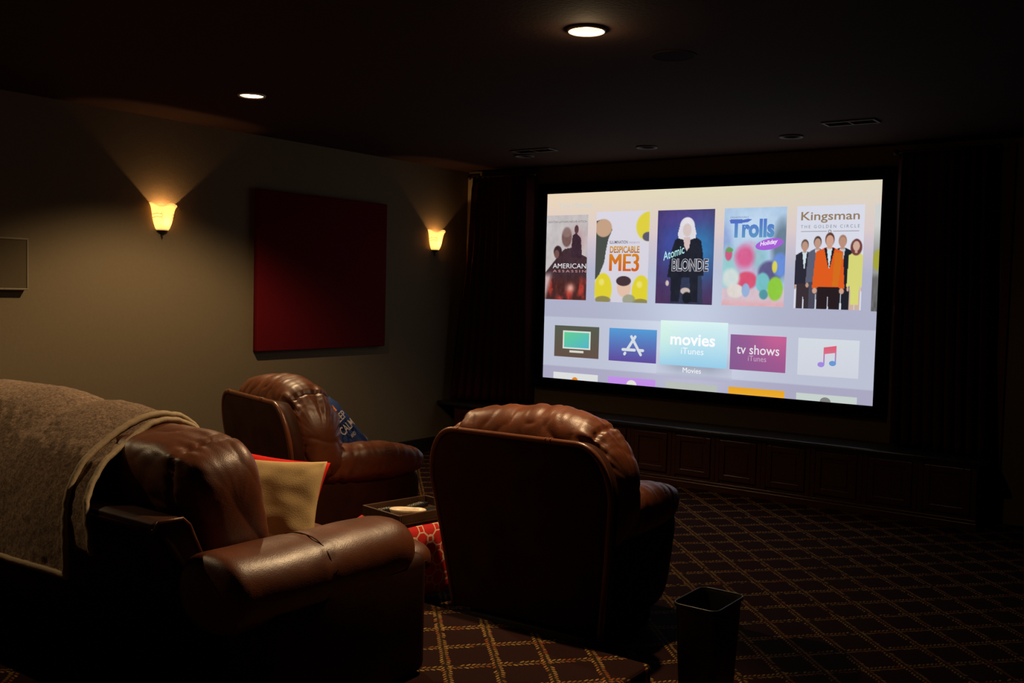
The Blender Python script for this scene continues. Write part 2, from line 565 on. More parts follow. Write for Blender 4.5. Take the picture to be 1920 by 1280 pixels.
downlight(*CANS[0], True, 'brightly shining recessed ceiling lamp above the middle recliner', .008, 3.0, aim=(180, (-2.65, 2.35, .6), 95))
downlight(*CANS[1], True, 'dimmer lit recessed ceiling lamp nearer the tan wall', .054, 150)
downlight(*CANS[2], False, 'unlit recessed ceiling lamp before the screen centre', .03, trim='vent')
downlight(*CANS[3], False, 'unlit recessed ceiling lamp before the screen, nearer the ceiling vent', .03, trim='vent')
downlight(*CANS[4], False, 'unlit recessed ceiling lamp near the left curtain', .03, trim='vent')
downlight(*CANS[5], True, 'lit recessed ceiling lamp behind the loveseat near the tan wall', .054, 60)

# round in-ceiling loudspeaker
t = thing('ceiling_speaker', 'round dark loudspeaker set flush in the ceiling', 'speaker', (-2.2, 4.27, ZC))
obj('rim', lathe([(.098, 0), (.1, -.004), (.108, -.004), (.112, 0)], 56), M['ceiling'], t)
obj('grille', lathe([(.0, -.003), (.05, -.003), (.098, -.002)], 56), M['ceiling_dark'], t)

def vent(x0, y0, x1, y1, w, label):
    L = math.hypot(x1 - x0, y1 - y0)
    t = thing('ceiling_vent', label, 'air vent', ((x0 + x1) / 2, (y0 + y1) / 2, ZC), math.atan2(y1 - y0, x1 - x0), 'air vents in the ceiling')
    h = L / 2; k = w / 2
    fr = join(bbox(-h, h, -k, -k + .018, -.010, 0, .002), bbox(-h, h, k - .018, k, -.010, 0, .002),
              bbox(-h, -h + .018, -k + .018, k - .018, -.010, 0, .002), bbox(h - .018, h, -k + .018, k - .018, -.010, 0, .002),
              bbox(-.006, .006, -k + .018, k - .018, -.010, 0, .001))
    obj('vent_frame', fr, M['vent'], t, smooth=False)
    sl = []
    for i in range(5):
        yy = -k + .03 + (w - .06) * i / 4
        sl.append(xf(box(-h + .018, h - .018, -.007, .007, -.001, .001), Matrix.Translation((0, yy, -.006)) @ Matrix.Rotation(.6, 4, 'X')))
    obj('slats', join(*sl), M['base'], t, smooth=False)
vent(-2.20, 6.42, -1.86, 6.42, .15, 'dark slotted ceiling vent near the right curtain')
vent(-4.80, 6.57, -4.42, 6.57, .15, 'dark slotted ceiling vent near the left curtain')

# ------------------------------------------------------------------ wall sconces
def sconce(y, label, power):
    t = thing('wall_sconce', label, 'wall lamp', (XL, y, 1.85), 0, 'amber glass sconces on the tan wall')
    def wav(a, r, z):
        k = max(0, (z - .17) / .065)
        return (.011 * math.sin(4.2 * a + 1.1) * k, .003 * math.sin(5 * a) * k)
    prof = [(.044, .050), (.055, .070), (.066, .098), (.074, .130), (.080, .165), (.087, .195), (.097, .218), (.106, .228)]
    pin = [(r - .005, z) for r, z in prof[::-1]]
    sh = lathe(prof + pin, 56, wav, PI, -PI / 2)
    sh = ([(x * .92 + .002, yy, z) for x, yy, z in sh[0]], sh[1])
    obj('lamp_shade', sh, M['shade'], t)
    cup = lathe([(.0, .002), (.006, .005), (.010, .014), (.006, .020), (.015, .027), (.030, .038), (.042, .050), (.0455, .058), (.040, .060), (0, .054)], 40, None, PI, -PI / 2)
    cup = join(([(x * .92 + .002, yy, z) for x, yy, z in cup[0]], cup[1]), box(.0, .004, -.042, .042, .048, .060), xf(lathe([(0, -.010), (.004, -.004), (.003, .0), (.007, .006), (0, .012)], 16), Matrix.Translation((.008, 0, 0))))
    obj('cup', cup, M['iron'], t)
    for z0, r0 in ((.138, .0765), (.160, .0805)):
        for s in (-1, 1):
            pts = [(.002 + .92 * (r0 + .003) * math.cos(a), (r0 + .003) * math.sin(a), z0 + .004 * math.sin(5 * a)) for a in [s * (.62 + .068 * i) for i in range(14)]]
            e = pts[0]
            curl = [(e[0], e[1] - s * .007 + .007 * math.cos(q) * s, e[2] + .007 * math.sin(q)) for q in [i * .5 for i in range(11)]]
            obj('wire_band', tube(curl[::-1] + pts, .0016, 6), M['iron'], t)
    bl = cushion(.016, .018, .026, 2, 10)
    obj('bulb', bl, M['sconce_bulb'], t, loc=(.035, 0, .105))
    l = bpy.data.lights.new('sconce_lamp', 'POINT'); l.energy = power; l.color = (1.0, .54, .20); l.shadow_soft_size = .008
    lo = bpy.data.objects.new('lamp', l); C.objects.link(lo); lo.parent = t; lo.location = (.040, 0, .145)
    return t
sconce(4.14, 'glowing amber glass wall sconce left of the red panel', 7.5)
sconce(7.06, 'glowing amber glass wall sconce between red panel and left curtain', 4.2)

# ------------------------------------------------------------------ acoustic panel, wall speaker
t = thing('acoustic_panel', 'large flat crimson fabric panel hung on the tan wall', 'wall panel', (XL + .002, 5.65, 1.023))
pv = bevel(box(0.0, .055, -.707, .707, 0, 1.243), .008, 2)
obj('fabric_face', pv, M['panel'], t)
t = thing('wall_speaker', 'flat taupe in-wall loudspeaker at the left edge of the photo', 'speaker', (XL, 2.95, 1.47))
obj('frame', join(bbox(0, .05, -.22, .22, 0, .012, .003), bbox(0, .05, -.22, .22, .308, .32, .003), bbox(0, .05, -.22, -.208, .012, .308, .003), bbox(0, .05, .208, .22, .012, .308, .003)), M['speaker_rim'], t, smooth=False)
obj('grille', bbox(0, .046, -.208, .208, .012, .308, .002), M['speaker'], t, smooth=False)

# ------------------------------------------------------------------ stage: cabinets and counter
YC = 7.17
cab = thing('base_cabinet', 'x', 'cabinet', (-1.51, YC, 0), 0, 'panelled cabinets under the long dark counter')
W_ = .19
obj('body', bbox(-W_ + .001, W_ - .001, .02, .385, .07, .440, .002), M['cherry'], cab, smooth=False)
def door():
    o = join(bbox(-.150, -.108, -.004, .018, .10, .415, .003), bbox(.108, .150, -.004, .018, .10, .415, .003),
             bbox(-.108, .108, -.004, .018, .10, .145, .003), bbox(-.108, .108, -.004, .018, .37, .415, .003),
             bevel(box(-.108, .108, .006, .018, .145, .37), .002, 1),
             bevel(prism([(-.085, .168), (.085, .168), (.085, .347), (-.085, .347)], .001, .016), .004, 1))
    return o
obj('door', door(), M['cherry'], cab, smooth=False)
obj('stile', bbox(-W_ + .001, -.154, .004, .03, .07, .44, .003), M['cherry'], cab, smooth=False)
obj('stile', bbox(.154, W_ - .001, .004, .03, .07, .44, .003), M['cherry'], cab, smooth=False)
ORD = ['first', 'second', 'third', 'fourth', 'fifth', 'sixth', 'seventh', 'eighth', 'ninth', 'tenth', 'eleventh', 'twelfth']
for i in range(12):
    c = cab if i == 0 else copy_tree(cab)
    c.location = (-1.51 - .38 * i, YC, 0)
    c['label'] = ('dark cherry panelled cabinet at the right end of the counter' if i == 0 else
                  'dark cherry panelled cabinet, %s from the right end of the counter' % ORD[i])
struct('baseboard_front', join(bbox(-6.06, -1.31, YC - .012, YC + .39, 0, .05, .004), bbox(-6.06, -1.315, YC - .004, YC + .38, .05, .07, .003)), M['cherry'],
       label='dark cherry plinth moulding running below the cabinets', cat='baseboard')
ct = obj('countertop', join(bevel(box(-6.068, -1.285, YC - .035, YF - .001, .443, .478), .010, 3)), M['granite'])
tag(ct, 'long polished dark counter slab running below the screen', 'countertop')

# ------------------------------------------------------------------ curtains
def curtain(x0t, x1t, x0b, x1b, yb, label, seed, folds=11):
    t = thing('curtain', label, 'curtain', ((x0t + x1t) / 2, 7.4, .49), 0, 'red velvet curtains beside the screen')
    ox = (x0t + x1t) / 2
    zt, zb = 2.60, .495
    def f(u, v):
        z = zt + (zb - zt) * v
        k = v ** 1.6
        a = x0t + (x1t - x0t) * u; b = x0b + (x1b - x0b) * u
        x = a + (b - a) * k
        ph = u * folds * 2 * PI + seed + .5 * math.sin(3 * u + v * 2)
        amp = (.030 + .020 * v) * (1 + .4 * math.sin(7 * u + seed))
        y = 7.43 + amp * math.sin(ph) + yb * k * math.cos(u * PI / 1.0) + .01 * noise.noise(Vector((u * 6, v * 5, seed)))
        x += .010 * math.sin(ph * 2 + v * 2)
        if v < .04: y = 7.43 + amp * .8 * math.sin(ph)
        return (x - ox, y - 7.4, z - .49)
    obj('drape', solid(grid(f, 220, 40), .006), M['velvet'], t)
    r = tube([(x0t - ox - .03, .03, zt - .49 + .01), (x1t - ox + .03, .03, zt - .49 + .01)], .011, 12)
    obj('curtain_rod', r, M['iron'], t)
    for s, xx in ((-1, x0t - ox - .03), (1, x1t - ox + .03)):
        obj('finial', xf(cushion(.022, .022, .022, 2, 8), Matrix.Translation((xx, .03, zt - .48))), M['iron'], t)
    return t
curtain(-5.93, -5.235, -6.0, -5.24, -.12, 'dark red velvet curtain left of the screen', 1.0)
curtain(-1.985, -1.36, -1.975, -1.29, .06, 'dark red velvet curtain right of the screen', 2.3, 9)

# ------------------------------------------------------------------ projection screen
SX, SZ, SY = -5.112, 2.429, 7.52
SW, SH = 2.99, 1.682
scr = thing('projection_screen', 'wide glowing projection screen showing a movie menu', 'screen', (SX + SW / 2, YF, SZ - SH))
def L_(x, y, z):  # screen coords -> local
    return (x - SW / 2, y - YF, SH - z)
B = .092
fr = []
for a in ((-B, 0, -B, SH + B), (SW, SW + B, -B, SH + B), (0, SW, -B, 0), (0, SW, SH, SH + B)):
    x0, x1, z0, z1 = a
    fr.append(bbox(x0 - SW / 2, x1 - SW / 2, -.062, -.001, SH - z1, SH - z0, .006))
obj('screen_frame', join(*fr), M['black'], scr, smooth=False)
obj('screen_backing', bbox(-SW / 2, SW / 2, -.035, -.002, 0, SH, .001), M['black'], scr, smooth=False)

def mesh_col(name, V, F, cols, parent, smooth=False, label=None):
    me = bpy.data.meshes.new(name)
    me.from_pydata([tuple(map(float, p)) for p in V], [], [tuple(map(int, q)) for q in F]); me.update()
    at = me.color_attributes.new('Col', 'FLOAT_COLOR', 'POINT')
    c = np.ones((len(V), 4), np.float32); c[:, :3] = lin(cols)
    at.data.foreach_set('color', c.ravel())
    me.materials.append(M['picture'])
    o = bpy.data.objects.new(name, me); C.objects.link(o)
    if parent: o.parent = parent
    if label: o['label'] = label
    return o

def raster(name, x0, x1, z0, z1, nx, nz, fn, depth, parent, label=None, radius=0.0):
    """flat picture area whose vertices carry the colours fn(X, Z) (0..1 coordinates)"""
    xs = np.linspace(0, 1, nx + 1); zs = np.linspace(0, 1, nz + 1)
    X, Z = np.meshgrid(xs, zs)
    col = np.clip(fn(X, Z), 0, 255).reshape(-1, 3)
    V = np.stack([x0 + (x1 - x0) * X.ravel() - SW / 2, np.full(X.size, SY - depth - YF), SH - (z0 + (z1 - z0) * Z.ravel())], 1)
    F = []
    w = nx + 1
    for j in range(nz):
        for i in range(nx):
            a = j * w + i; F.append((a, a + w, a + w + 1, a + 1))
    return mesh_col(name, V, F, col, parent, label=label)

def full(X, c): return np.ones(X.shape + (3,)) * np.array(c, float)
def blend(img, mask, c):
    m = np.clip(mask, 0, 1)[..., None]
    return img * (1 - m) + np.array(c, float) * m
def ell(X, Z, cx, cz, rx, rz, s=.06):
    d = np.sqrt(((X - cx) / rx) ** 2 + ((Z - cz) / rz) ** 2)
    return np.clip((1 - d) / s + .5, 0, 1)
def glow(X, Z, cx, cz, rx, rz):
    return np.exp(-(((X - cx) / rx) ** 2 + ((Z - cz) / rz) ** 2))
def poly(X, Z, pts):
    inside = np.zeros(X.shape, bool); n = len(pts)
    for i in range(n):
        x1, z1 = pts[i]; x2, z2 = pts[(i + 1) % n]
        if z1 == z2: continue
        cnd = ((z1 > Z) != (z2 > Z)) & (X < (x2 - x1) * (Z - z1) / (z2 - z1) + x1)
        inside ^= cnd
    return inside.astype(float)
def rect(X, Z, x0, x1, z0, z1, s=.01):
    return np.clip((X - x0) / s + .5, 0, 1) * np.clip((x1 - X) / s + .5, 0, 1) * np.clip((Z - z0) / s + .5, 0, 1) * np.clip((z1 - Z) / s + .5, 0, 1)
def fbm(X, Z, f, seed, octs=4):
    out = np.zeros(X.shape); a = 1; tot = 0
    for o in range(octs):
        r = np.random.default_rng(seed + o); k = int(f * 2 ** o) + 2
        g_ = r.random((k + 1, k + 1))
        xi = X * (k - 1e-6); zi = Z * (k - 1e-6)
        i = np.clip(xi.astype(int), 0, k - 1); j = np.clip(zi.astype(int), 0, k - 1)
        u = xi - i; v = zi - j; u = u * u * (3 - 2 * u); v = v * v * (3 - 2 * v)
        out += a * ((g_[j, i] * (1 - u) + g_[j, i + 1] * u) * (1 - v) + (g_[j + 1, i] * (1 - u) + g_[j + 1, i + 1] * u) * v)
        tot += a; a *= .55
    return out / tot

# menu background
def bg(X, Z):
    top = full(X, (226, 218, 186)); 
    top = top + (np.array([236, 214, 184.]) - top) * np.clip(1 - X * 2.2, 0, 1)[..., None]
    top = top + (np.array([222, 214, 192.]) - top) * np.clip((X - .6) * 2, 0, 1)[..., None]
    mid = full(X, (217, 199, 204)); low = full(X, (176, 178, 202))
    low = low + (np.array([188, 200, 220.]) - low) * glow(X, Z, .47, .6, .22, .4)[..., None]
    a = np.clip(Z / .26, 0, 1)[..., None]; b = np.clip((Z - .22) / .2, 0, 1)[..., None]
    c = np.clip((Z - .45) / .3, 0, 1)[..., None]
    im = top * (1 - a) + mid * a
    im = im * (1 - b) + low * b
    im = im * (1 - c * .5) + np.array([168, 170, 192.]) * c * .5
    hot = glow(X, Z, .5, .78, .16, .3)[..., None]
    im = im + 18 * hot
    band = rect(X, Z, -1, 2, 1.117 / SH, 1.565 / SH, .004)
    im = im + band[..., None] * np.array([16, 18, 14.])
    low2 = np.clip((Z - 1.565 / SH) / .004, 0, 1)
    im = im - low2[..., None] * np.array([2, 6, 4.])
    return im
raster('projected_picture', 0, SW, 0, SH, 150, 240, bg, .0, scr, 'pale pastel menu background fading from cream to lavender')

def text(s, x, z, w, h, col, parent, depth=.003, bold=0.0, shear=0.0, name='lettering', rot=0.0, col2=None, spacing=1.0, mat=None, M4=None):
    """lettering scaled into the box whose top-left is (x, z)"""
    cu = bpy.data.curves.new('t', 'FONT'); cu.body = s; cu.size = 1; cu.offset = bold; cu.shear = shear
    cu.space_character = spacing; cu.resolution_u = 3
    to = bpy.data.objects.new('t', cu); C.objects.link(to)
    dg = bpy.context.evaluated_depsgraph_get(); dg.update()
    me = bpy.data.meshes.new_from_object(to.evaluated_get(dg))
    V = np.array([v.co[:] for v in me.vertices]); F = [tuple(p.vertices) for p in me.polygons]
    bpy.data.objects.remove(to); bpy.data.curves.remove(cu); bpy.data.meshes.remove(me)
    mn = V.min(0); mx = V.max(0)
    U = (V[:, 0] - mn[0]) / (mx[0] - mn[0]); T = (V[:, 1] - mn[1]) / (mx[1] - mn[1])
    px = U * w; pz = T * h
    if mat:
        return px, pz, F, T
    ca, sa = math.cos(rot), math.sin(rot)
    qx = px * ca - pz * sa; qz = px * sa + pz * ca
    P = np.stack([x + qx - SW / 2, np.full(len(V), SY - depth - YF), SH - (z + h) + qz], 1)
    c = np.ones((len(V), 3)) * np.array(col, float)
    if col2 is not None: c = c * T[:, None] + np.array(col2, float) * (1 - T[:, None])
    nw = len(s.split())
    if nw < 2:
        return mesh_col(name, P, F, c, parent)
    # one object per word: cut at the widest gaps
    iv = sorted((min(px[i] for i in q), max(px[i] for i in q)) for q in F)
    gaps = []; e = iv[0][1]
    for a, b_ in iv[1:]:
        if a > e: gaps.append((a - e, (a + e) / 2))
        e = max(e, b_)
    cuts = sorted(g_[1] for g_ in sorted(gaps)[-(nw - 1):])
    out = None
    for k in range(nw):
        lo = cuts[k - 1] if k else -1e9; hi = cuts[k] if k < nw - 1 else 1e9
        Fk = [q for q in F if lo <= px[q[0]] < hi]
        use = sorted({i for q in Fk for i in q}); mp = {v: n_ for n_, v in enumerate(use)}
        out = mesh_col(name, P[use], [tuple(mp[i] for i in q) for q in Fk], c[use], parent)
    return out

def flat_poly(pts, col, parent, depth, name, col2=None):
    V = [(x - SW / 2, SY - depth - YF, SH - z) for x, z in pts]
    c = np.ones((len(V), 3)) * np.array(col, float)
    if col2 is not None:
        zz = np.array([p[1] for p in pts]); k = ((zz - zz.min()) / (zz.max() - zz.min()))[:, None]
        c = c * (1 - k) + np.array(col2, float) * k
    return mesh_col(name, V, [tuple(range(len(V)))[::-1]], c, parent)

text('Top Movies', .126, .086, .36, .062, (208, 212, 214), scr, .001, .0, name='heading')

def figure(im, X, Z, cx, top, h, w, coat, skin, hair, legs=(30, 26, 30), shirt=None, skirt=None, longhair=False, lit=None):
    """a plain standing figure in a poster"""
    hd = h * .075
    aspect = 1.52
    def zz(k): return top + h * k
    sh = w
    im = blend(im, poly(X, Z, [(cx - sh * .40, zz(.50)), (cx + sh * .40, zz(.50)), (cx + sh * .40, zz(1.1)), (cx + sh * .08, zz(1.1)), (cx, zz(.66)), (cx - sh * .08, zz(1.1)), (cx - sh * .40, zz(1.1))]), legs)
    if skirt is not None:
        im = blend(im, poly(X, Z, [(cx - sh * .34, zz(.40)), (cx + sh * .34, zz(.40)), (cx + sh * .30, zz(.80)), (cx - sh * .30, zz(.80))]), skirt)
    im = blend(im, poly(X, Z, [(cx - sh * .16, zz(.155)), (cx + sh * .16, zz(.155)), (cx + sh * .5, zz(.20)), (cx + sh * .56, zz(.42)), (cx + sh * .60, zz(.58)), (cx + sh * .42, zz(.58)), (cx + sh * .38, zz(.57)), (cx - sh * .38, zz(.57)), (cx - sh * .42, zz(.58)), (cx - sh * .60, zz(.58)), (cx - sh * .56, zz(.42)), (cx - sh * .5, zz(.20))]), coat)
    if lit is not None:
        im = blend(im, .6 * poly(X, Z, [(cx + sh * .2, zz(.2)), (cx + sh * .5, zz(.22)), (cx + sh * .36, zz(.56)), (cx + sh * .15, zz(.56))]), lit)
    if shirt is not None:
        im = blend(im, poly(X, Z, [(cx - sh * .13, zz(.16)), (cx + sh * .13, zz(.16)), (cx + sh * .02, zz(.37)), (cx - sh * .02, zz(.37))]), shirt)
    for s in (-1, 1):
        im = blend(im, ell(X, Z, cx + s * sh * .5, zz(.61), sh * .09, h * .03, .2), skin)
    if longhair:
        im = blend(im, ell(X, Z, cx, zz(.10), hd * aspect * .95, h * .10, .15), hair)
    im = blend(im, rect(X, Z, cx - sh * .09, cx + sh * .09, zz(.12), zz(.17), .01), skin)
    im = blend(im, ell(X, Z, cx, zz(.07), hd * .66 * aspect, h * .072, .15), hair)
    im = blend(im, ell(X, Z, cx, zz(.085), hd * .55 * aspect, h * .060, .15), skin)
    return im

def poster(x0, x1, z0, z1, fn, label, nx=96, nz=150):
    o = raster('movie_poster', x0, x1, z0, z1, nx, nz, fn, .0012, scr, label)
    return o

def art1(X, Z):
    im = full(X, (206, 200, 200)) - 22 * fbm(X, Z, 4, 3)[..., None]
    im = blend(im, .5 * glow(X, Z, .75, .3, .2, .15), (176, 110, 120))
    dark = poly(X, Z, [(.0, .68), (.12, .60), (.24, .52), (.38, .44), (.45, .40), (.66, .38), (.85, .46), (1, .50), (1, 1), (0, 1)])
    im = blend(im, dark, (66, 46, 52))
    im = blend(im, ell(X, Z, .50, .26, .12, .115, .2), (118, 88, 84))
    im = blend(im, ell(X, Z, .50, .20, .115, .06, .4) * .5, (160, 138, 132))
    im = blend(im, ell(X, Z, .29, .43, .10, .07, .2), (58, 40, 44))
    im = blend(im, ell(X, Z, .265, .46, .06, .05, .3), (120, 86, 80))
    im = blend(im, ell(X, Z, .73, .17, .05, .05, .2), (84, 56, 58))
    im = blend(im, poly(X, Z, [(.64, .24), (.72, .21), (.84, .27), (.88, .5), (.6, .5)]), (60, 40, 50))
    im = blend(im, .8 * np.clip((Z - .70) / .1, 0, 1), (78, 40, 36))
    f = np.clip((fbm(X, Z, 6, 11) - .42) * 4, 0, 1) * np.clip((Z - .70) / .1, 0, 1)
    im = blend(im, f * .85, (186, 62, 52))
    im = blend(im, .9 * glow(X, Z, .62, .86, .09, .05), (236, 176, 160))
    w = np.clip((Z - .66) / .08, 0, 1) * np.clip((.22 - X - (Z - .66) * .5) / .1, 0, 1)
    im = blend(im, w * .85, (214, 190, 190))
    im = im - 18 * (fbm(X, Z, 16, 21) - .5)[..., None]
    return im
p = poster(.0, .445, .196, .960, art1, 'grey and red movie poster cut by the left edge of the picture')
text('AMERICAN', .080, .632, .357, .044, (232, 230, 232), p, .0022, .0)
text('ASSASSIN', .082, .690, .355, .022, (206, 150, 148), p, .0022, .0, spacing=1.4)
text('KEATON LATHAN NEGAR KITSCH', .02, .247, .41, .018, (110, 100, 104), p, .0022, .0)

def art2(X, Z):
    im = full(X, (218, 214, 226)) - 6 * Z[..., None]
    # plain soft shapes in place of the artwork
    im = blend(im, poly(X, Z, [(0, .10), (.12, .08), (.27, .14), (.31, .20), (.24, .30), (.2, .42), (.17, .56), (.08, .70), (0, .76)]), (74, 78, 72))
    im = blend(im, ell(X, Z, .14, .18, .16, .10, .1), (196, 160, 132))
    im = blend(im, .9 * ell(X, Z, 1.0, .17, .24, .16, .1), (222, 206, 48))
    im = blend(im, ell(X, Z, .98, .28, .10, .05, .2), (92, 88, 110))
    for cx, cz, rx, rz in ((.16, .86, .17, .18), (.88, .88, .17, .18)):
        im = blend(im, ell(X, Z, cx, cz, rx, rz, .1), (222, 208, 52))
        im = blend(im, .7 * ell(X, Z, cx, cz + .12, rx * .9, rz * .25, .2), (110, 104, 96))
        im = blend(im, .6 * ell(X, Z, cx - .03, cz - .08, rx * .3, rz * .2, .6), (240, 232, 150))
    im = blend(im, ell(X, Z, .56, .84, .13, .10, .1), (226, 190, 168))
    im = blend(im, ell(X, Z, .55, .765, .14, .055, .1), (70, 52, 58))
    im = blend(im, .8 * ell(X, Z, .66, .97, .12, .06, .2), (146, 150, 120))
    im = blend(im, np.clip((Z - 1) / .01, 0, 1), (200, 200, 210))
    return im
p = poster(.533, 1.061, .176, .968, art2, 'white movie poster with yellow shapes and an orange block title')
text('ILLUMINATION', .675, .430, .180, .027, (78, 84, 98), p, .0022, .01)
text('PRESENTS', .868, .440, .104, .016, (150, 156, 176), p, .0022, 0)
text('DESPICABLE', .678, .478, .295, .060, (214, 158, 60), p, .0022, .03, col2=(176, 108, 34))
for k_ in range(3):
    text('ME3', .674 + .006 * k_, .545, .288, .152, (212, 132, 36), p, .0022 + .0002 * k_, .0, col2=(206, 92, 30))

def art3(X, Z):
    im = full(X, (70, 54, 96))
    im = blend(im, .95 * glow(X, Z, .75, .42, .38, .34), (56, 128, 186))
    im = blend(im, .7 * glow(X, Z, .25, .36, .28, .30), (64, 84, 176))
    im = blend(im, .55 * glow(X, Z, .5, .08, .5, .10), (92, 70, 150))
    im = blend(im, .55 * np.clip((Z - .72) / .25, 0, 1) * np.clip(abs(X - .5) * 2, 0, 1), (86, 50, 84))
    im = blend(im, .8 * poly(X, Z, [(.30, .62), (.80, .62), (.84, 1.0), (.26, 1.0)]), (48, 56, 76))
    coat = poly(X, Z, [(.42, .28), (.66, .28), (.78, .33), (.82, .48), (.84, .70), (.74, .70), (.74, .98), (.62, .98), (.60, .72), (.46, .72), (.42, .98), (.28, .98), (.26, .72), (.20, .72), (.26, .44), (.32, .32)])
    im = blend(im, coat, (34, 36, 48))
    im = blend(im, ell(X, Z, .53, .175, .13, .095, .08), (226, 222, 228))
    im = blend(im, poly(X, Z, [(.40, .17), (.66, .17), (.69, .25), (.68, .30), (.60, .315), (.46, .315), (.38, .30), (.37, .25)]), (222, 218, 226))
    im = blend(im, ell(X, Z, .53, .215, .075, .070, .12), (214, 196, 192))
    im = blend(im, poly(X, Z, [(.47, .29), (.59, .29), (.58, .40), (.53, .435), (.485, .38)]), (210, 188, 186))
    im = blend(im, ell(X, Z, .53, .86, .085, .035, .2), (200, 182, 176))
    im = blend(im, ell(X, Z, .56, .93, .08, .06, .2), (30, 32, 40))
    im = blend(im, ell(X, Z, .205, .78, .03, .03, .3), (206, 190, 180))
    im = im - 10 * (fbm(X, Z, 14, 5) - .5)[..., None]
    return im
p = poster(1.140, 1.662, .179, .966, art3, 'blue and violet movie poster with one figure in a long dark coat')
text('Atomic', 1.205, .535, .215, .070, (176, 232, 234), p, .0022, .01, shear=.4, rot=.32)
text('BLONDE', 1.285, .585, .335, .108, (206, 206, 214), p, .0022, .055)
text('BLONDE', 1.289, .588, .327, .102, (52, 54, 66), p, .0028, .008)

def art4(X, Z):
    im = full(X, (170, 196, 226))
    im = blend(im, .8 * glow(X, Z, .5, .2, .5, .2), (200, 222, 240))
    im = blend(im, .7 * ell(X, Z, .95, .42, .16, .28, .6), (76, 96, 112))
    im = blend(im, .6 * ell(X, Z, .02, .38, .12, .22, .8), (130, 150, 206))
    im = blend(im, .9 * ell(X, Z, .10, .62, .22, .22, .5), (150, 206, 206))
    im = blend(im, ell(X, Z, .42, .52, .24, .18, .25), (196, 176, 208))
    im = blend(im, .8 * ell(X, Z, .60, .50, .12, .14, .7), (140, 196, 204))
    im = blend(im, ell(X, Z, .36, .50, .15, .11, .6) * .9, (216, 92, 140))
    im = blend(im, ell(X, Z, .76, .66, .18, .12, .3), (96, 92, 138))
    im = blend(im, ell(X, Z, .92, .58, .12, .12, .3), (104, 140, 214))
    im = blend(im, np.clip((Z - .80) / .04, 0, 1), (214, 190, 200))
    im = blend(im, .7 * np.clip((Z - .93) / .05, 0, 1), (226, 166, 172))
    im = blend(im, ell(X, Z, .40, .74, .17, .09, .3), (214, 84, 116))
    im = blend(im, ell(X, Z, .14, .72, .14, .10, .4), (206, 218, 216))
    im = blend(im, ell(X, Z, .22, .85, .14, .07, .25), (222, 214, 208))
    im = blend(im, ell(X, Z, .39, .84, .065, .07, .2), (150, 176, 214))
    im = blend(im, ell(X, Z, .66, .76, .11, .10, .25), (118, 190, 196))
    im = blend(im, ell(X, Z, .68, .88, .07, .05, .3), (84, 150, 160))
    im = blend(im, ell(X, Z, .86, .82, .12, .12, .2), (142, 200, 66))
    im = blend(im, ell(X, Z, .84, .60, .04, .06, .3), (218, 208, 84))
    im = blend(im, ell(X, Z, .09, .47, .06, .07, .3), (206, 92, 130))
    im = blend(im, ell(X, Z, .10, .43, .06, .025, .3), (104, 160, 96))
    im = im + 14 * (fbm(X, Z, 12, 31) - .5)[..., None]
    return im
p = poster(1.746, 2.269, .178, .964, art4, 'pastel blue movie poster with colourful soft shapes on snow')
text('DREAMWORKS', 1.798, .246, .156, .014, (110, 130, 160), p, .0022, 0)
text('Trolls', 1.800, .268, .372, .150, (84, 118, 200), p, .0022, .045, col2=(96, 150, 196))
flat_poly([(1.790, .275), (1.83, .272), (1.88, .278), (1.95, .266), (1.985, .272), (1.95, .293), (1.88, .300), (1.83, .302), (1.80, .294)], (84, 110, 196), p, .0026, 'swash')
ovl = [(2.135 + .115 * math.cos(a) , .470 - .018 * math.cos(a) + .044 * math.sin(a)) for a in [i * PI / 14 for i in range(28)]]
flat_poly(ovl, (168, 96, 214), p, .0026, 'badge')
text('Holiday', 2.060, .452, .150, .044, (240, 228, 248), p, .0032, .03, shear=.3, rot=.16)

def art5(X, Z):
    im = full(X, (216, 218, 232))
    im = figure(im, X, Z, .14, .325, .76, .27, (44, 42, 54), (188, 146, 126), (96, 82, 70), (58, 48, 54), shirt=(206, 222, 228))
    im = figure(im, X, Z, .33, .295, .78, .27, (92, 94, 114), (190, 150, 130), (74, 60, 54), (72, 72, 88), shirt=(196, 204, 216))
    im = figure(im, X, Z, .70, .285, .80, .32, (30, 34, 42), (186, 142, 120), (164, 124, 104), (34, 34, 42), shirt=(190, 200, 212))
    im = figure(im, X, Z, .90, .325, .78, .20, (214, 212, 120), (206, 170, 152), (112, 60, 58), (204, 176, 160), skirt=(214, 214, 118), longhair=True)
    im = figure(im, X, Z, .51, .262, .92, .40, (222, 92, 32), (206, 160, 138), (92, 56, 48), (40, 30, 34), shirt=(206, 224, 232), lit=(204, 122, 30))
    im = blend(im, poly(X, Z, [(.43, .41), (.47, .405), (.51, .60), (.50, .60)]), (34, 28, 34))
    im = blend(im, poly(X, Z, [(.59, .41), (.55, .405), (.515, .60), (.525, .60)]), (34, 28, 34))
    return im
p = poster(2.350, 2.868, .179, .970, art5, 'white movie poster with five standing figures, the middle one in orange', 110, 170)
text('Kingsman', 2.384, .224, .448, .086, (146, 124, 96), p, .0022, .012)
text('THE GOLDEN CIRCLE', 2.384, .326, .450, .024, (120, 132, 138), p, .0022, 0, spacing=1.5)
for a, b_ in ((2.386, 2.588), (2.636, 2.832)):
    flat_poly([(a, .373), (b_, .373), (b_, .377), (a, .377)], (130, 126, 120), p, .0022, 'rule')
ringp = lambda r, n=20: [(2.611 + r * math.cos(i * 2 * PI / n), .376 + r * math.sin(i * 2 * PI / n)) for i in range(n)]
flat_poly(ringp(.013), (130, 128, 124), p, .0022, 'rule_mark'); flat_poly(ringp(.008), (208, 210, 222), p, .0026, 'rule_mark')

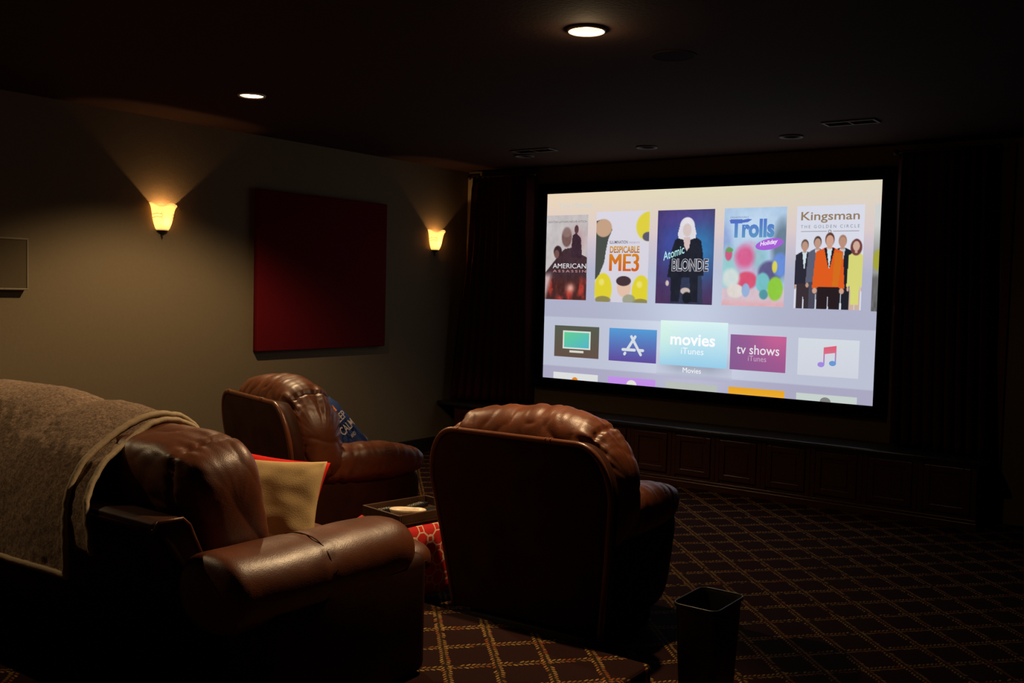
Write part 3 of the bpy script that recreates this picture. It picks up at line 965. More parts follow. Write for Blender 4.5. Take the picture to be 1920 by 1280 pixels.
def art6(X, Z):
    im = full(X, (206, 208, 206))
    im = blend(im, np.clip((Z - .2) / .25, 0, 1) * .7, (128, 130, 126))
    im = blend(im, ell(X, Z, 1, .52, 1.1, .10, .3), (166, 164, 60))
    im = blend(im, np.clip((Z - .64) / .05, 0, 1), (104, 104, 104))
    im = im + 60 * (fbm(X * .3, Z, 14, 9) - .5)[..., None] * np.clip((Z - .6) * 3, 0, 1)[..., None]
    return im
poster(2.942, 2.989, .18, .975, art6, 'thin grey strip of a poster cut by the right edge of the picture', 6, 80)

# app tiles
def tile(x0, x1, z0, z1, fn, label, depth=.0012, n=28):
    o = raster('app_tile', x0, x1, z0, z1, n, n, fn, depth, scr, label)
    return o
def vgrad(a, b):
    return lambda X, Z: np.array(a, float) * (1 - Z[..., None]) + np.array(b, float) * Z[..., None]
def shadow_fn(X, Z):
    k = rect(X, Z, .10, .90, .25, .55, .30)
    return 196 * np.ones(X.shape)[..., None] - k[..., None] * np.array([48, 48, 50.]) + np.array([-4, 2, 12.])
p = tile(.120, .593, 1.195, 1.478, lambda X, Z: np.array([86, 92, 78.]) * (1 - Z[..., None]) + np.array([100, 80, 70.]) * Z[..., None], 'dark olive tile with a television icon')
flat_poly([(.211, 1.239), (.506, 1.239), (.506, 1.403), (.211, 1.403)], (216, 222, 214), p, .0022, 'icon_frame')
def tvg(X, Z):
    return np.array([98, 206, 146.]) * (1 - X[..., None] * .5 - Z[..., None] * .5) + np.array([84, 180, 200.]) * (X[..., None] * .5 + Z[..., None] * .5)
raster('icon_screen', .226, .491, 1.253, 1.390, 10, 10, tvg, .0028, p)
flat_poly([(.286, 1.416), (.435, 1.416), (.435, 1.436), (.286, 1.436)], (216, 216, 206), p, .0022, 'icon_stand')

p = tile(.697, 1.166, 1.195, 1.482, vgrad((86, 156, 214), (96, 76, 156)), 'blue tile with a white letter A made of sticks')
def stick(a, b_, w, par, col=(214, 220, 226), depth=.0022):
    ax, az = a; bx, bz = b_
    d = Vector((bx - ax, bz - az)); d.normalize(); n_ = Vector((-d.y, d.x)) * w
    pts = []
    base = math.atan2(n_.y, n_.x)
    for i in range(9):
        t_ = base + PI * i / 8; pts.append((ax + w * math.cos(t_), az + w * math.sin(t_)))
    for i in range(9):
        t_ = base + PI + PI * i / 8; pts.append((bx + w * math.cos(t_), bz + w * math.sin(t_)))
    flat_poly(pts, col, par, depth, 'icon_stick')
stick((.958, 1.262), (.882, 1.375), .0125, p)
stick((.862, 1.408), (.856, 1.417), .0125, p)
stick((.920, 1.262), (1.016, 1.415), .0125, p, depth=.0025)
stick((.838, 1.378), (.955, 1.378), .0125, p)
stick((1.006, 1.378), (1.036, 1.378), .0125, p)

raster('tile_shadow', 1.17, 1.86, 1.36, 1.66, 24, 16, lambda X, Z: bg(1.17 / SW + X * .69 / SW, 1.36 / SH + Z * .30 / SH) - (rect(X, Z, .12, .90, .1, .62, .35) * 44)[..., None], .0008, scr)
def mv(X, Z):
    im = np.array([226, 246, 244.]) * (1 - Z[..., None]) + np.array([150, 204, 234.]) * Z[..., None]
    im = blend(im, .55 * glow(X, Z, 0, .35, .3, .5), (214, 246, 222))
    return blend(im, .35 * glow(X, Z, .8, .3, .4, .4), (190, 230, 236))
p = tile(1.200, 1.812, 1.108, 1.483, mv, 'enlarged pale aqua tile reading movies', .0016)
text('movies', 1.296, 1.215, .408, .096, (252, 252, 254), p, .0026, .025, name='tile_title')
text('iTunes', 1.398, 1.330, .205, .054, (244, 250, 254), p, .0026, .0)
text('Movies', 1.420, 1.497, .166, .042, (250, 250, 250), scr, .0026, .0, name='caption')

def tvs(X, Z):
    im = np.array([140, 96, 150.]) * (1 - X[..., None]) + np.array([172, 92, 146.]) * X[..., None]
    im = blend(im, .8 * glow(X, Z, .85, .05, .35, .5), (206, 100, 150))
    return blend(im, .3 * np.clip(Z, 0, 1), (120, 78, 134))
p = tile(1.837, 2.305, 1.198, 1.483, tvs, 'purple tile reading tv shows')
text('tv shows', 1.893, 1.276, .358, .076, (232, 226, 232), p, .0022, .006, name='tile_title')
text('iTunes', 1.993, 1.362, .152, .044, (204, 174, 200), p, .0022, -.005)

p = tile(2.401, 2.871, 1.199, 1.487, vgrad((212, 218, 226), (206, 210, 222)), 'pale grey tile with a coloured music note')
def notecol(pts, c1, c2, nm='icon_note'): flat_poly(pts, c1, p, .0022, nm, c2)
notecol([(2.602, 1.264), (2.700, 1.247), (2.700, 1.300), (2.602, 1.316)], (220, 92, 112), (214, 110, 140))
notecol([(2.602, 1.314), (2.612, 1.312), (2.612, 1.398), (2.602, 1.398)], (206, 112, 156), (150, 124, 220))
notecol([(2.690, 1.298), (2.700, 1.298), (2.700, 1.385), (2.690, 1.385)], (200, 110, 160), (110, 150, 216))
for cx, cz, cc in ((2.585, 1.397, (160, 136, 224)), (2.674, 1.383, (106, 152, 210))):
    flat_poly([(cx + .027 * math.cos(a), cz + .020 * math.sin(a)) for a in [i * PI / 10 for i in range(20)]], cc, p, .0024, 'icon_note')

tile(.118, .592, 1.622, SH - .0005, vgrad((220, 222, 222), (220, 222, 222)), 'white tile cut by the bottom edge, orange dot', n=2)
def semi(cx, r, col, par_x):
    top = SH - .0005
    pts = [(cx + r * math.cos(a), top - .82 * r * math.sin(a)) for a in [i * PI / 12 for i in range(13)]]
    flat_poly(pts, col, scr, .0024, 'tile_icon')
semi(.352, .030, (226, 132, 30), 0)
tile(.696, 1.166, 1.622, SH - .0005, vgrad((194, 146, 230), (196, 140, 236)), 'lilac tile cut by the bottom edge', n=2)
semi(.935, .050, (226, 226, 216), 0); 
tile(1.263, 1.736, 1.625, SH - .0005, vgrad((184, 190, 184), (184, 190, 184)), 'grey green tile cut by the bottom edge', n=2)
tile(1.834, 2.305, 1.625, SH - .0005, vgrad((232, 164, 40), (236, 172, 44)), 'orange tile cut by the bottom edge', n=2)
tile(2.400, 2.869, 1.628, SH - .0005, vgrad((198, 208, 204), (198, 208, 204)), 'pale green grey tile cut by the bottom edge', n=2)
semi(2.630, .042, (128, 128, 126), 0); 

# ------------------------------------------------------------------ recliners
def shell_outline(hw, z0, z1, rx, rz, hb, n=14):
    pts = [(-hb, z0)]
    pts += [(-hb + (-hw + hb) * k, z0 + (z1 - rz - z0) * k) for k in (.5, .8, 1.0)]
    for i in range(1, n + 1):
        a = PI - PI / 2 * i / n
        pts.append((-hw + rx + rx * math.copysign(abs(math.cos(a)) ** .9, math.cos(a)), z1 - rz + rz * math.sin(a) ** .9))
    q = [(-x, z) for x, z in pts[::-1]]
    return pts + q

def folds(p, hc, seed, wid):
    """irregular gathers running away from a seam, fading with distance"""
    ang = math.atan2(p.z, p.y)
    f = noise.noise(Vector((ang * 3.2 + seed, seed * 1.7, hc * 3))) + .6 * noise.noise(Vector((ang * 7.5 - seed, seed, hc * 9)))
    k = min(1.0, math.hypot(p.y, p.z) / .15)
    return f * math.exp(-(hc / wid) ** 2) * k * k * (3 - 2 * k)

def make_recliner(label):
    t = thing('recliner', label, 'armchair', (0, 0, 0), 0, 'brown leather recliners')
    obj('base', bevel(box(-.31, .31, -.36, .28, .0, .10), .02, 2), M['base'], t)
    def side(vf):
        return [(x * (.80 + .20 * max(0, min(1, z / .5)) ** .6), y, z) for x, y, z in vf[0]], vf[1]
    b = side(xf(cushion(.375, .38, .235, 7, 16), Matrix.Translation((0, 0, .315))))
    obj('body', b, M['leather_shaded'], t)
    ol = shell_outline(.450, .10, .930, .15, .23, .375)
    lean = lambda z: -.375 - .125 * max(0, (z - .1) / .83) ** 1.15
    nU = len(ol)
    V = []; F = []
    for off, shr in ((0.0, .985), (-.012, .94), (-.016, .6), ):
        for x, z in ol:
            cz = .5; zz = cz + (z - cz) * shr
            V.append((x * shr, lean(zz) + off, zz))
    for k in range(2):
        for i in range(nU):
            j = (i + 1) % nU
            F.append((k * nU + i, k * nU + j, (k + 1) * nU + j, (k + 1) * nU + i))
    V.append((0, lean(.5) - .017, .5)); c0 = len(V) - 1
    for i in range(nU):
        F.append((2 * nU + i, 2 * nU + (i + 1) % nU, c0))
    fr0 = len(V)
    for x, z in ol: V.append((x, lean(z) + .075, z))
    for i in range(nU):
        j = (i + 1) % nU
        F.append((i, fr0 + i, fr0 + j, j))
    F.append(tuple(range(fr0, fr0 + nU))[::-1])
    sh = obj('back_shell', (V, F), M['leather_shaded'], t)
    rim = [(x, lean(z) + .002, z) for x, z in ol]
    pts = []
    for i in range(len(rim) - 1):
        a, b_ = Vector(rim[i]), Vector(rim[i + 1]); k = max(1, int((b_ - a).length / .04))
        for s in range(k): pts.append(a.lerp(b_, s / k))
    pts.append(Vector(rim[-1]))
    obj('rim', tube(pts, .0135, 10), M['piping'], sh)
    for xx in (-.285, .165, .188):
        obj('seam_tab', xf(cushion(.004, .0155, .0155, 3, 6), Matrix.Translation((xx, lean(.930) + .002, .930))), M['piping'], sh)
    c = cushion(.475, .165, .335, 3.2, 72, 2.6)
    def shape(p):
        x, y, z = p
        k = max(0, z / .335)
        z -= .014 * k * math.exp(-((x + .06) / .05) ** 2)
        z -= .075 * k * (abs(x) / .475) ** 3
        return (x, y, z)
    c = ([shape(p) for p in c[0]], c[1])
    def wr(p, n):
        d = 0
        for x0, sd in ((-.36, 2.0), (.335, 5.0)):
            g_ = p.x - x0
            d += -.013 * math.exp(-(g_ / .009) ** 2)
            d += .020 * folds(p, g_, sd, .085)
            d += .010 * math.exp(-((abs(g_) - .05) / .045) ** 2)
        d += .009 * crease(p, 3.6, 3.1, (1.5, .5, .7))
        d += .0045 * crease(p, 10, 8.3, (1.5, .5, .6))
        d += .009 * soft(p, 3, 1.0)
        return d
    c = displace(c, wr)
    c = xf(c, Matrix.Translation((0, -.285, .722)) @ Matrix.Rotation(.14, 4, 'X'))
    c = ([(x, max(y, lean(z) + .030) if z < .915 else y, z) for x, y, z in c[0]], c[1])
    obj('back_cushion', c, M['leather'], t)
    lr = displace(cushion(.335, .13, .16, 3, 26), lambda p, n: .006 * crease(p, 9, 2.2))
    obj('lumbar_cushion', xf(lr, Matrix.Translation((0, -.17, .58))), M['leather'], t)
    st = displace(cushion(.27, .33, .115, 3.2, 26), lambda p, n: .005 * crease(p, 8, 5.2) + .004 * soft(p, 5))
    obj('seat', xf(st, Matrix.Translation((0, .07, .44))), M['leather'], t)
    ft = displace(cushion(.27, .075, .18, 3.4, 22), lambda p, n: .004 * crease(p, 8, 1.2))
    obj('footrest', xf(ft, Matrix.Translation((0, .375, .28))), M['leather'], t)
    for s in (-1, 1):
        a = cushion(.108, .395, .110, 2.6, 44, 2.5)
        def ar(p, n):
            d = .007 * crease(Vector((p.x, p.y, p.z)), 6, 4.0 + s, (.35, 1.8, .35))
            d += .004 * crease(p, 13, 6.0 + s, (.35, 1.6, .4))
            d += -.006 * math.exp(-((p.y - .20) / .007) ** 2)
            return d
        a = displace(a, ar)
        a = ([(x * (1.0 + .10 * max(0, y / .395)), y, z + .022 * math.cos((y - .03) * 3.6)) for x, y, z in a[0]], a[1])
        a = xf(a, Matrix.Translation((s * .325, .01, .560)))
        obj('arm', a, M['leather'], t)
        sp = side(xf(cushion(.045, .355, .235, 6, 14), Matrix.Translation((s * .352, .01, .31))))
        obj('arm_panel', sp, M['leather_shaded'], t)
    return t

r1 = make_recliner('brown leather recliner seen square from behind, directly in front of the screen')
r1.location = (-2.445, 3.845, 0); r1.rotation_euler = (0, 0, math.radians(3))
r2 = copy_tree(r1)
r2['label'] = 'brown leather recliner turned sideways by the tan wall, holding a blue cushion'
r2.location = (-4.15, 3.96, 0); r2.rotation_euler = (0, 0, math.radians(-17))

# ------------------------------------------------------------------ loveseat on the platform
lv = thing('loveseat', 'brown leather loveseat in the foreground, half covered by a tan blanket', 'sofa', (-3.5, 2.25, RZ))
OX, OY, OZ = -3.5, 2.25, RZ
def T(vf): return [(x - OX, y - OY, z - OZ) for x, y, z in vf[0]], vf[1]
XA, XB = -4.72, -2.28
obj('base', T(bbox(XA + .08, XB - .06, 1.97, 2.64, RZ + .03, RZ + .30, .03, 3)), M['leather_shaded'], lv)
# outside back with a firm top rail
def back_panel():
    prof = [(1.965, RZ + .035), (1.945, .40), (1.80, .69), (1.735, .790), (1.736, .817), (1.760, .827), (1.835, .823), (1.862, .800), (1.93, .66), (2.06, .45), (2.10, RZ + .035)]
    xa, xb = -4.42, -2.575
    n = len(prof); V = []; F = []
    xs = [xa, xa + .012, xb - .012, xb]
    for k, x in enumerate(xs):
        for y, z in prof:
            if k in (0, 3):
                cy, cz = 1.96, .5
                y = cy + (y - cy) * .9; z = cz + (z - cz) * .985
            V.append((x, y, z))
    for k in range(3):
        for i in range(n):
            j = (i + 1) % n
            F.append((k * n + i, k * n + j, (k + 1) * n + j, (k + 1) * n + i))
    F.append(tuple(range(n))); F.append(tuple(range(3 * n, 4 * n))[::-1])
    return bevel((V, F), .004, 2)
bp = obj('outside_back', T(back_panel()), M['leather_shaded'], lv)
obj('piping', T(join(tube([(-4.42, 1.735, .797), (-2.58, 1.735, .797)], .006, 8), tube([(-2.576, 1.738, .797), (-2.573, 1.748, .823), (-2.573, 1.835, .821), (-2.573, 1.86, .797), (-2.573, 1.92, .66)], .006, 8))), M['piping'], bp)
# arms
for s, xc in ((1, -2.42), (-1, -4.58)):
    # roll profile along Y
    def roll(xc=xc, s=s):
        n = 30; ny = 44; V = []; F = []
        for j in range(ny + 1):
            v = j / ny
            y = 1.80 + .83 * v
            endf = math.sqrt(max(0, 1 - max(0, (v - .86) / .14) ** 2)) if v > .86 else 1
            endb = math.sqrt(max(0, 1 - max(0, (.06 - v) / .06) ** 2)) if v < .06 else 1
            e_ = .55 + .45 * endf if v > .86 else .7 + .3 * endb
            rx = .152 * (1 + .05 * math.sin(v * 5)) * e_; rz = .122 * e_
            for i in range(n):
                a = 2 * PI * i / n
                ex = math.copysign(abs(math.cos(a)) ** .85, math.cos(a)); ez = math.copysign(abs(math.sin(a)) ** .9, math.sin(a))
                x = xc + rx * ex; z = .616 + rz * ez - .008 * v
                dd = -.005 * math.exp(-((v - .46) / .010) ** 2) + .004 * soft((x, y, z), 7, s)
                dd += .004 * math.exp(-((v - .46) / .03) ** 2) * math.sin(a * 9) * (1 if math.sin(a) > 0 else 0)
                V.append((x + dd * ex, y, z + dd * ez))
        for j in range(ny):
            for i in range(n):
                k = (i + 1) % n
                F.append((j * n + i, j * n + k, (j + 1) * n + k, (j + 1) * n + i))
        F.append(tuple(range(n))[::-1]); F.append(tuple(ny * n + i for i in range(n)))
        return V, F
    am = obj('arm', T(roll()), M['leather'], lv)
    obj('arm_panel', T(bbox(min(xc + s * .138, xc - s * .10), max(xc + s * .138, xc - s * .10), 1.93, 2.665, RZ + .004, .60, .04, 4)), M['leather_shaded'], lv)
    ring = []
    for dy in (0,):
        ring.append(tube([(xc + .1515 * math.copysign(abs(math.cos(a)) ** .85, math.cos(a)), 2.182 + dy, .612 + .123 * math.copysign(abs(math.sin(a)) ** .9, math.sin(a))) for a in [(-.25 + i / 24) * PI for i in range(37)]], .0022, 5))
    obj('stitched_seam', T(join(*ring)), M['piping'], am)
# back cushions
def back_cush(xc, hw, seed):
    c = cushion(hw, .150, .245, 5.5, 64, 4.2)
    def wr(p, n):
        d = .005 * crease(p, 3.0, seed, (1.0, .7, .7)) + .003 * crease(p, 9, seed * 2, (1, .6, .6)) + .009 * soft(p, 2.6, seed)
        for x0 in (-hw * .74, hw * .70):
            g_ = p.x - x0
            d += -.014 * math.exp(-(g_ / .010) ** 2)
            d += .006 * folds(p, g_, seed + x0, .10) + .010 * folds(p, g_, seed * 3 + x0, .035)
        return d
    c = displace(c, wr)
    return xf(c, Matrix.Translation((xc, 2.055, .795)) @ Matrix.Rotation(.22, 4, 'X'))
obj('back_cushion', T(back_cush(-3.035, .468, 2.7)), M['leather'], lv)
obj('back_cushion', T(back_cush(-3.935, .430, 6.1)), M['leather'], lv)
# seat cushions with front ears
for k, (xa, xb) in enumerate(((-3.485, -2.56), (-4.44, -3.50))):
    c = displace(cushion((xb - xa) / 2, .33, .085, 4, 26, 2.8), lambda p, n: .004 * crease(p, 7, 3.0 + k))
    sct = obj('seat_cushion', T(xf(c, Matrix.Translation(((xa + xb) / 2, 2.44, .53)))), M['leather'], lv)
ear = cushion(.12, .105, .070, 2.3, 22)
ear = ([(x, y, z) for x, y, z in ear[0]], ear[1])
ob = obj('seat_ear', T(xf(ear, Matrix.Translation((-2.475, 2.715, .535)))), M['leather'], lv)
obj('piping', T(tube([(-2.475 + .118 * math.cos(a), 2.715 + .103 * math.sin(a), .540) for a in [i * PI / 16 - PI / 2 for i in range(25)]], .004, 6)), M['piping'], ob)

# ------------------------------------------------------------------ blanket
def bpath(v):
    P = [(2.27, .86), (2.255, .96), (2.20, 1.045), (2.09, 1.078), (1.98, 1.055), (1.885, 1.000), (1.800, .930), (1.738, .850), (1.712, .77), (1.702, .69), (1.695, .60)]
    k = v * (len(P) - 1); i = min(int(k), len(P) - 2); f = k - i
    p0 = P[max(i - 1, 0)]; p1 = P[i]; p2 = P[i + 1]; p3 = P[min(i + 2, len(P) - 1)]
    r = []
    for a in (0, 1):
        r.append(.5 * (2 * p1[a] + (p2[a] - p0[a]) * f + (2 * p0[a] - 5 * p1[a] + 4 * p2[a] - p3[a]) * f * f + (3 * p1[a] - p0[a] - 3 * p2[a] + p3[a]) * f ** 3))
    return r
def blanket_pt(x, v, off):
    y, z = bpath(v)
    y2, z2 = bpath(min(1, v + .01)); y1, z1 = bpath(max(0, v - .01))
    ty, tz = y2 - y1, z2 - z1; L = math.hypot(ty, tz) or 1
    ny, nz = tz / L, -ty / L     # outward
    if nz * 1 < 0 and v < .6 and False: ny, nz = -ny, -nz
    s = -1 if (ny * (y - 2.05) + nz * (z - .80)) < 0 else 1
    ny *= s; nz *= s
    # hump over each cushion
    h = .020 * math.exp(-((x + 3.95) / .33) ** 4) - .030 * math.exp(-((x + 3.50) / .05) ** 2) * (1 - v)
    h += -.022 * max(0, (x + 3.35) / .3)
    d = off + h * max(0, min(1, (.58 - v) / .15)) + .010 * noise.noise(Vector((x * 4, v * 5, off * 60)))
    d += .0045 * noise.noise(Vector((x * 34, y * 34, z * 34)))
    return (x, y + ny * d, z + nz * d)
def blanket_layer(edge, x_left, vmax, off, nx=150, nv=90):
    def f(u, v):
        vv = v * vmax
        xe = edge(vv)
        x = x_left + (xe - x_left) * u
        zdrop = 0
        if v > .9: zdrop = -(v - .9) * .28 * (0.5 + .5 * math.sin(x * 5 + 1.0)) * .6
        p = blanket_pt(x, vv, off)
        return (p[0], p[1], p[2] + zdrop)
    return f, solid(grid(f, nx, nv), -.010)
e1 = lambda v: -3.03 - .05 * math.sin(min(1, v * 1.15) * PI) + .075 * v * v
e2 = lambda v: -2.985 - .045 * math.sin(min(1, v * 1.2) * PI) + .19 * v ** 2.4
bl = thing('throw_blanket', 'fuzzy tan fleece blanket draped over the back of the loveseat', 'blanket', (-3.6, 2.0, 1.05))
def TB(vf): return [(x + 3.6, y - 2.0, z - 1.05) for x, y, z in vf[0]], vf[1]
fA, gA = blanket_layer(e1, -4.70, 1.0, .020)
fB, gB = blanket_layer(e2, -3.35, .90, .006, 40, 80)
obj('upper_layer', TB(gA), M['fleece'], bl)
obj('folded_layer', TB(gB), M['fleece'], bl)
def edge_tube(f, r, hem=True, out=.006):
    pts = []
    for i in range(70):
        p = f(1.0, i / 69); pts.append(p)
    if hem:
        for i in range(1, 60):
            pts.append(f(1 - i / 59, 1.0))
    return tube(pts, r, 8)
obj('binding', TB(edge_tube(fA, .0115)), M['binding'], bl)
obj('binding', TB(edge_tube(fB, .0105, False)), M['binding'], bl)

# ------------------------------------------------------------------ pillows on the loveseat
def pillow_mesh(w, h, t_, seed):
    n = 36
    def side(s):
        def f(u, v):
            a, b_ = u * 2 - 1, v * 2 - 1
            k = (1 - a ** 4) ** .55 * (1 - b_ ** 4) ** .55 if abs(a) < 1 and abs(b_) < 1 else 0
            pin = 1 - .075 * (1 - abs(a) ** 2) * abs(b_) ** 3
            pin2 = 1 - .075 * (1 - abs(b_) ** 2) * abs(a) ** 3
            x = a * w / 2 * pin2; z = b_ * h / 2 * pin
            y = s * (t_ / 2 * k + .006 * noise.noise(Vector((a * 3 + seed, b_ * 3, s))) * (1 if k > .05 else 0))
            y += s * -.010 * k ** .3 * math.exp(-((abs(a) - abs(b_)) / .09) ** 2) * (abs(a) ** 4)
            return (x, y, z)
        return f
    V1, F1 = grid(side(-1), n, n); V2, F2 = grid(side(1), n, n)
    return join((V1, F1), (V2, [q[::-1] for q in F2]))
def weld(o):
    bm = bmesh.new(); bm.from_mesh(o.data); bmesh.ops.remove_doubles(bm, verts=bm.verts, dist=.0004)
    bmesh.ops.recalc_face_normals(bm, faces=bm.faces); bm.to_mesh(o.data); bm.free()
    for p_ in o.data.polygons: p_.use_smooth = True
def pillow(name, label, w, h, t_, mat, M4, seed, group=None):
    t = thing(name, label, 'cushion', (0, 0, 0), 0, group)
    t.matrix_world = M4
    o = obj('cover', pillow_mesh(w, h, t_, seed), M[mat], t); weld(o)
    return t
def frame(cen, ex, ez):
    ex = Vector(ex).normalized(); ez = Vector(ez); ez = (ez - ex * ez.dot(ex)).normalized(); ey = ez.cross(ex)
    R = Matrix((ex, ey, ez)).transposed().to_4x4()
    return Matrix.Translation(cen) @ R
# tan one: right top corner near (-2.65, 2.50, .90)
P4 = frame((-2.850, 2.375, .730), (.80, .60, -.05), (-.26, .42, 1.0))
pillow('throw_pillow', 'square tan pillow with red edging leaning on the loveseat arm', .43, .37, .105, 'tan_cotton', P4, 1.0, 'pillows on the loveseat')
P5 = frame((-2.965, 2.490, .715), (.82, .57, -.12), (-.30, .45, 1.0))
pillow('throw_pillow', 'bright red pillow tucked behind the tan pillow', .42, .37, .10, 'red_cotton', P5, 4.0, 'pillows on the loveseat')

# ------------------------------------------------------------------ blue cushion with lettering on the far recliner
az, ph = math.radians(72), math.radians(36)
nh = Vector((math.sin(az), math.cos(az), 0)); tx = Vector((-nh.y, nh.x, 0))
P6 = frame((-4.055, 3.925, .705), tx, Vector((0, 0, 1)) * math.cos(ph) - nh * math.sin(ph)) @ Matrix.Rotation(math.radians(-15), 4, 'Y')
bc = pillow('printed_cushion', 'dark blue cushion printed with pale letters and an orange crown', .39, .40, .11, 'blue_cotton', P6, 7.0)
def print_text(s, zc, h, w, mat='print_pale', bold=.01):
    px, pz, F, T_ = text(s, 0, 0, w, h, (0, 0, 0), None, mat=True, bold=bold)
    V = []
    for x, z in zip(px, pz):
        xx = x - w / 2; zz = zc + z - h / 2
        a, b_ = xx / .21, zz / .21
        k = max(0, (1 - a ** 4)) ** .55 * max(0, (1 - b_ ** 4)) ** .55
        V.append((xx, -.06 * k - .007, zz))
    o = obj('lettering', (V, F), M[mat], bc)
    o.data.materials[0] = M[mat]
print_text('KEEP', .075, .045, .17)
print_text('CALM', .008, .050, .20)
print_text('AND', -.048, .022, .07)
print_text('RELAX', -.098, .040, .17) if False else None
crown = [(-.035, -.02), (.035, -.02), (.045, .022), (.022, .002), (0, .03), (-.022, .002), (-.045, .022)]
V = [(x, .0, z + .135) for x, z in crown]
V = [(x, -.06 * max(0, 1 - (x / .21) ** 4) ** .55 * max(0, 1 - (z / .21) ** 4) ** .55 - .007, z) for x, y, z in V]
obj('crown_print', (V, [tuple(range(7))]), M['print_orange'], bc)

# ------------------------------------------------------------------ ottoman and tray
oa = math.radians(-10)
ou = Vector((math.cos(oa), math.sin(oa), 0)); ov = Vector((-math.sin(oa), math.cos(oa), 0))
Ncor = Vector((-3.085, 3.385, 0))
oc = Ncor - ou * .21 + ov * .235
t = thing('ottoman', 'red ottoman with a cream trellis pattern between the seats', 'ottoman', (oc.x, oc.y, 0), oa)
c = cushion(.21, .235, .185, 8, 20, 7)
obj('upholstery', xf(c, Matrix.Translation((0, 0, .235))), M['trellis'], t)
for sx in (-1, 1):
    for sy in (-1, 1):
        obj('foot', xf(lathe([(0, 0), (.018, 0), (.024, .05), (.026, .06), (0, .06)], 16), Matrix.Translation((sx * .16, sy * .18, 0))), M['walnut'], t)
TZ = .421
tc = Ncor - ou * .175 + ov * .215
t = thing('serving_tray', 'dark wooden serving tray on the red ottoman', 'tray', (tc.x, tc.y, TZ), oa)
hw, hd = .15, .20
obj('tray_bottom', bbox(-hw, hw, -hd, hd, 0, .010, .002), M['walnut'], t, smooth=False)
for nm_, bx in (('tray_wall', (-hw, hw, -hd, -hd + .012)), ('tray_wall', (-hw, hw, hd - .012, hd)), ('tray_wall', (-hw, -hw + .012, -hd + .012, hd - .012)), ('tray_wall', (hw - .012, hw, -hd + .012, hd - .012))):
    obj(nm_, bbox(bx[0], bx[1], bx[2], bx[3], .010, .052, .003), M['walnut'], t, smooth=False)
def on_tray(u, v, z=0): 
    p_ = tc + ou * u + ov * v
    return (p_.x, p_.y, TZ + .0105 + z)
def dish():
    n = 48; out = []
    prof = [(1.0, .030), (.93, .034), (.80, .022), (.5, .010), (0, .008)]
    prof_o = [(1.0, .030), (.86, .008), (.6, .0), (0, .0)]
    def R(a):
        return .062 * (1 + .55 * abs(math.cos(a)) ** 1.5 * (1 if math.cos(a) > 0 else .75)) * (1 - .16 * math.exp(-((a - 1.15) / .3) ** 2) - .16 * math.exp(-((a + 1.15) / .3) ** 2))
    V = []; F = []
    rings = prof_o[::-1] + prof[1:]
    for k, z in rings:
        for i in range(n):
            a = -PI + 2 * PI * i / n; r = R(a) * max(k, .001)
            V.append((r * math.cos(a), r * .62 * math.sin(a), z + .008))
    for j in range(len(rings) - 1):
        for i in range(n):
            q = (i + 1) % n; F.append((j * n + i, j * n + q, (j + 1) * n + q, (j + 1) * n + i))
    return V, F
d_ = obj('dish', dish(), M['cream'], loc=on_tray(.045, -.075), rot=(0.0, 0, .55))
tag(d_, 'small cream coloured peanut-shaped dish lying in the wooden tray', 'dish')
def remote(u, v, r, L, label, z=0):
    t = thing('remote_control', label, 'remote control', on_tray(u, v, z), r, 'remote controls in the tray')
    obj('case', xf(cushion(.022, L / 2, .010, 5, 12), Matrix.Translation((0, 0, .010))), M['remote'], t)
    bs = [xf(cushion(.0045, .003, .0015, 3, 4), Matrix.Translation((-.011 + .011 * i, -L / 2 + .025 + .016 * j, .0205))) for i in range(3) for j in range(int(L / .016) - 3)]
    obj('buttons', join(*bs), M['steel'], t)
remote(-.085, .09, .1, .17, 'black remote control leaning toward the far side of the tray')
remote(-.100, -.095, -.12, .15, 'shorter black remote control beside the cream dish')
t = thing('tablet', 'dark glossy tablet lying at the recliner end of the tray', 'tablet', on_tray(.045, .105), .12 + oa)
obj('case', bbox(-.075, .075, -.058, .058, 0, .007, .003), M['remote'], t, smooth=False)
obj('glass', bbox(-.069, .069, -.052, .052, .007, .0085, .0005), M['glass_dark'], t, smooth=False)

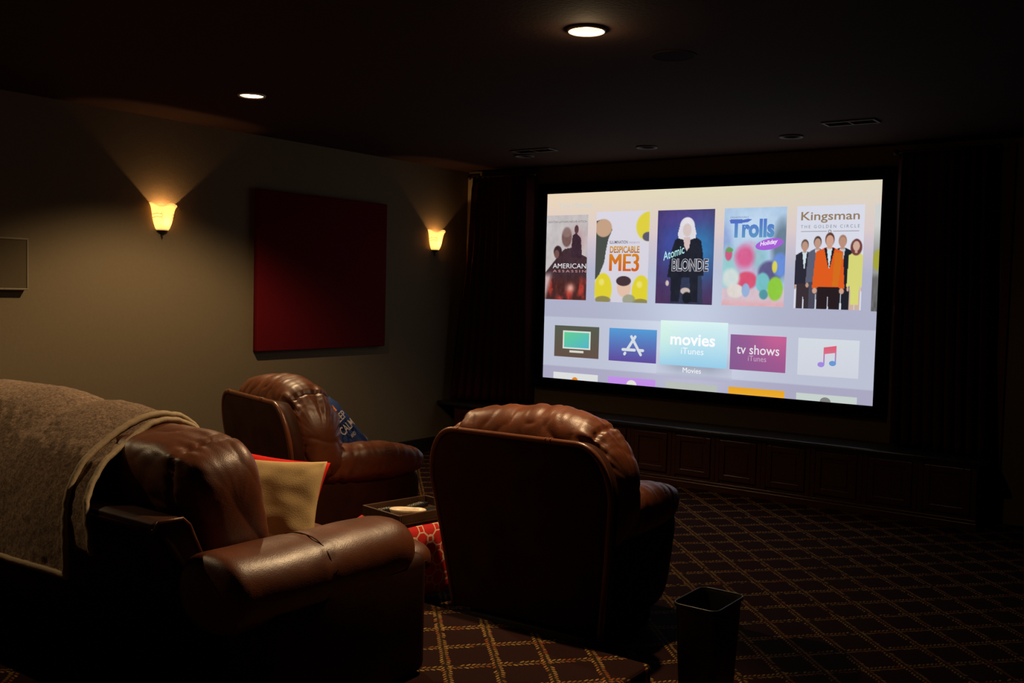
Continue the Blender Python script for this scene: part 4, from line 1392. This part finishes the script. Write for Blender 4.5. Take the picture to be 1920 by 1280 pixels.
# ------------------------------------------------------------------ waste bin
t = thing('waste_bin', 'small open black waste bin on the carpet behind the recliner', 'bin', (-1.535, 3.415, 0), 0)
def rrect(hx, hy, r, n=6):
    P = []
    for cx, cy, a0 in ((hx - r, hy - r, 0), (-hx + r, hy - r, PI / 2), (-hx + r, -hy + r, PI), (hx - r, -hy + r, 1.5 * PI)):
        for i in range(n + 1):
            a = a0 + PI / 2 * i / n; P.append((cx + r * math.cos(a), cy + r * math.sin(a)))
    return P
def binm():
    lv_ = [(.070, .105, 0.0, .025), (.086, .128, .385, .035), (.0925, .135, .392, .036), (.0925, .135, .402, .036), (.0875, .130, .402, .034), (.083, .125, .388, .033), (.066, .100, .012, .023)]
    V = []; F = []
    for hx, hy, z, r in lv_:
        for x, y in rrect(hx, hy, r): V.append((x, y, z))
    n = 28
    for j in range(len(lv_) - 1):
        for i in range(n):
            q = (i + 1) % n; F.append((j * n + i, j * n + q, (j + 1) * n + q, (j + 1) * n + i))
    F.append(tuple(range(n))[::-1]); F.append(tuple((len(lv_) - 1) * n + i for i in range(n)))
    return V, F
obj('bucket', binm(), M['bin'], t, angle=.7)
obj('rim', tube([(x, y, .401) for x, y in rrect(.090, .1325, .036)], .0035, 8, True), M['bin'], t)

# ------------------------------------------------------------------ world, camera, output
w = bpy.data.worlds.new('World'); sc.world = w; w.use_nodes = True
w.node_tree.nodes['Background'].inputs[0].default_value = (.02, .018, .016, 1)
w.node_tree.nodes['Background'].inputs[1].default_value = .05

f_, yaw, pit, rol = 1846.3, .6293, .0528, .0251
r0 = Vector((math.cos(yaw), math.sin(yaw), 0)); h0 = Vector((-math.sin(yaw), math.cos(yaw), 0)); up = Vector((0, 0, 1))
fw = h0 * math.cos(pit) - up * math.sin(pit); u0 = h0 * math.sin(pit) + up * math.cos(pit)
rr = r0 * math.cos(rol) + u0 * math.sin(rol); uu = u0 * math.cos(rol) - r0 * math.sin(rol)
cam = bpy.data.cameras.new('camera'); co = bpy.data.objects.new('camera', cam); C.objects.link(co)
R = Matrix((rr, uu, -fw)).transposed().to_4x4()
co.matrix_world = Matrix.Translation((0, 0, 1.55)) @ R
cam.sensor_width = 36; cam.lens = f_ / 1920 * 36; cam.clip_start = .05
sc.camera = co
sc.view_settings.view_transform = 'Standard'
sc.view_settings.look = 'None'
sc.view_settings.exposure = 0
sc.view_settings.gamma = 1
sc.view_settings.use_curve_mapping = False
sc.cycles.use_denoising = True
sc.cycles.max_bounces = 8
sc.cycles.sample_clamp_indirect = 3
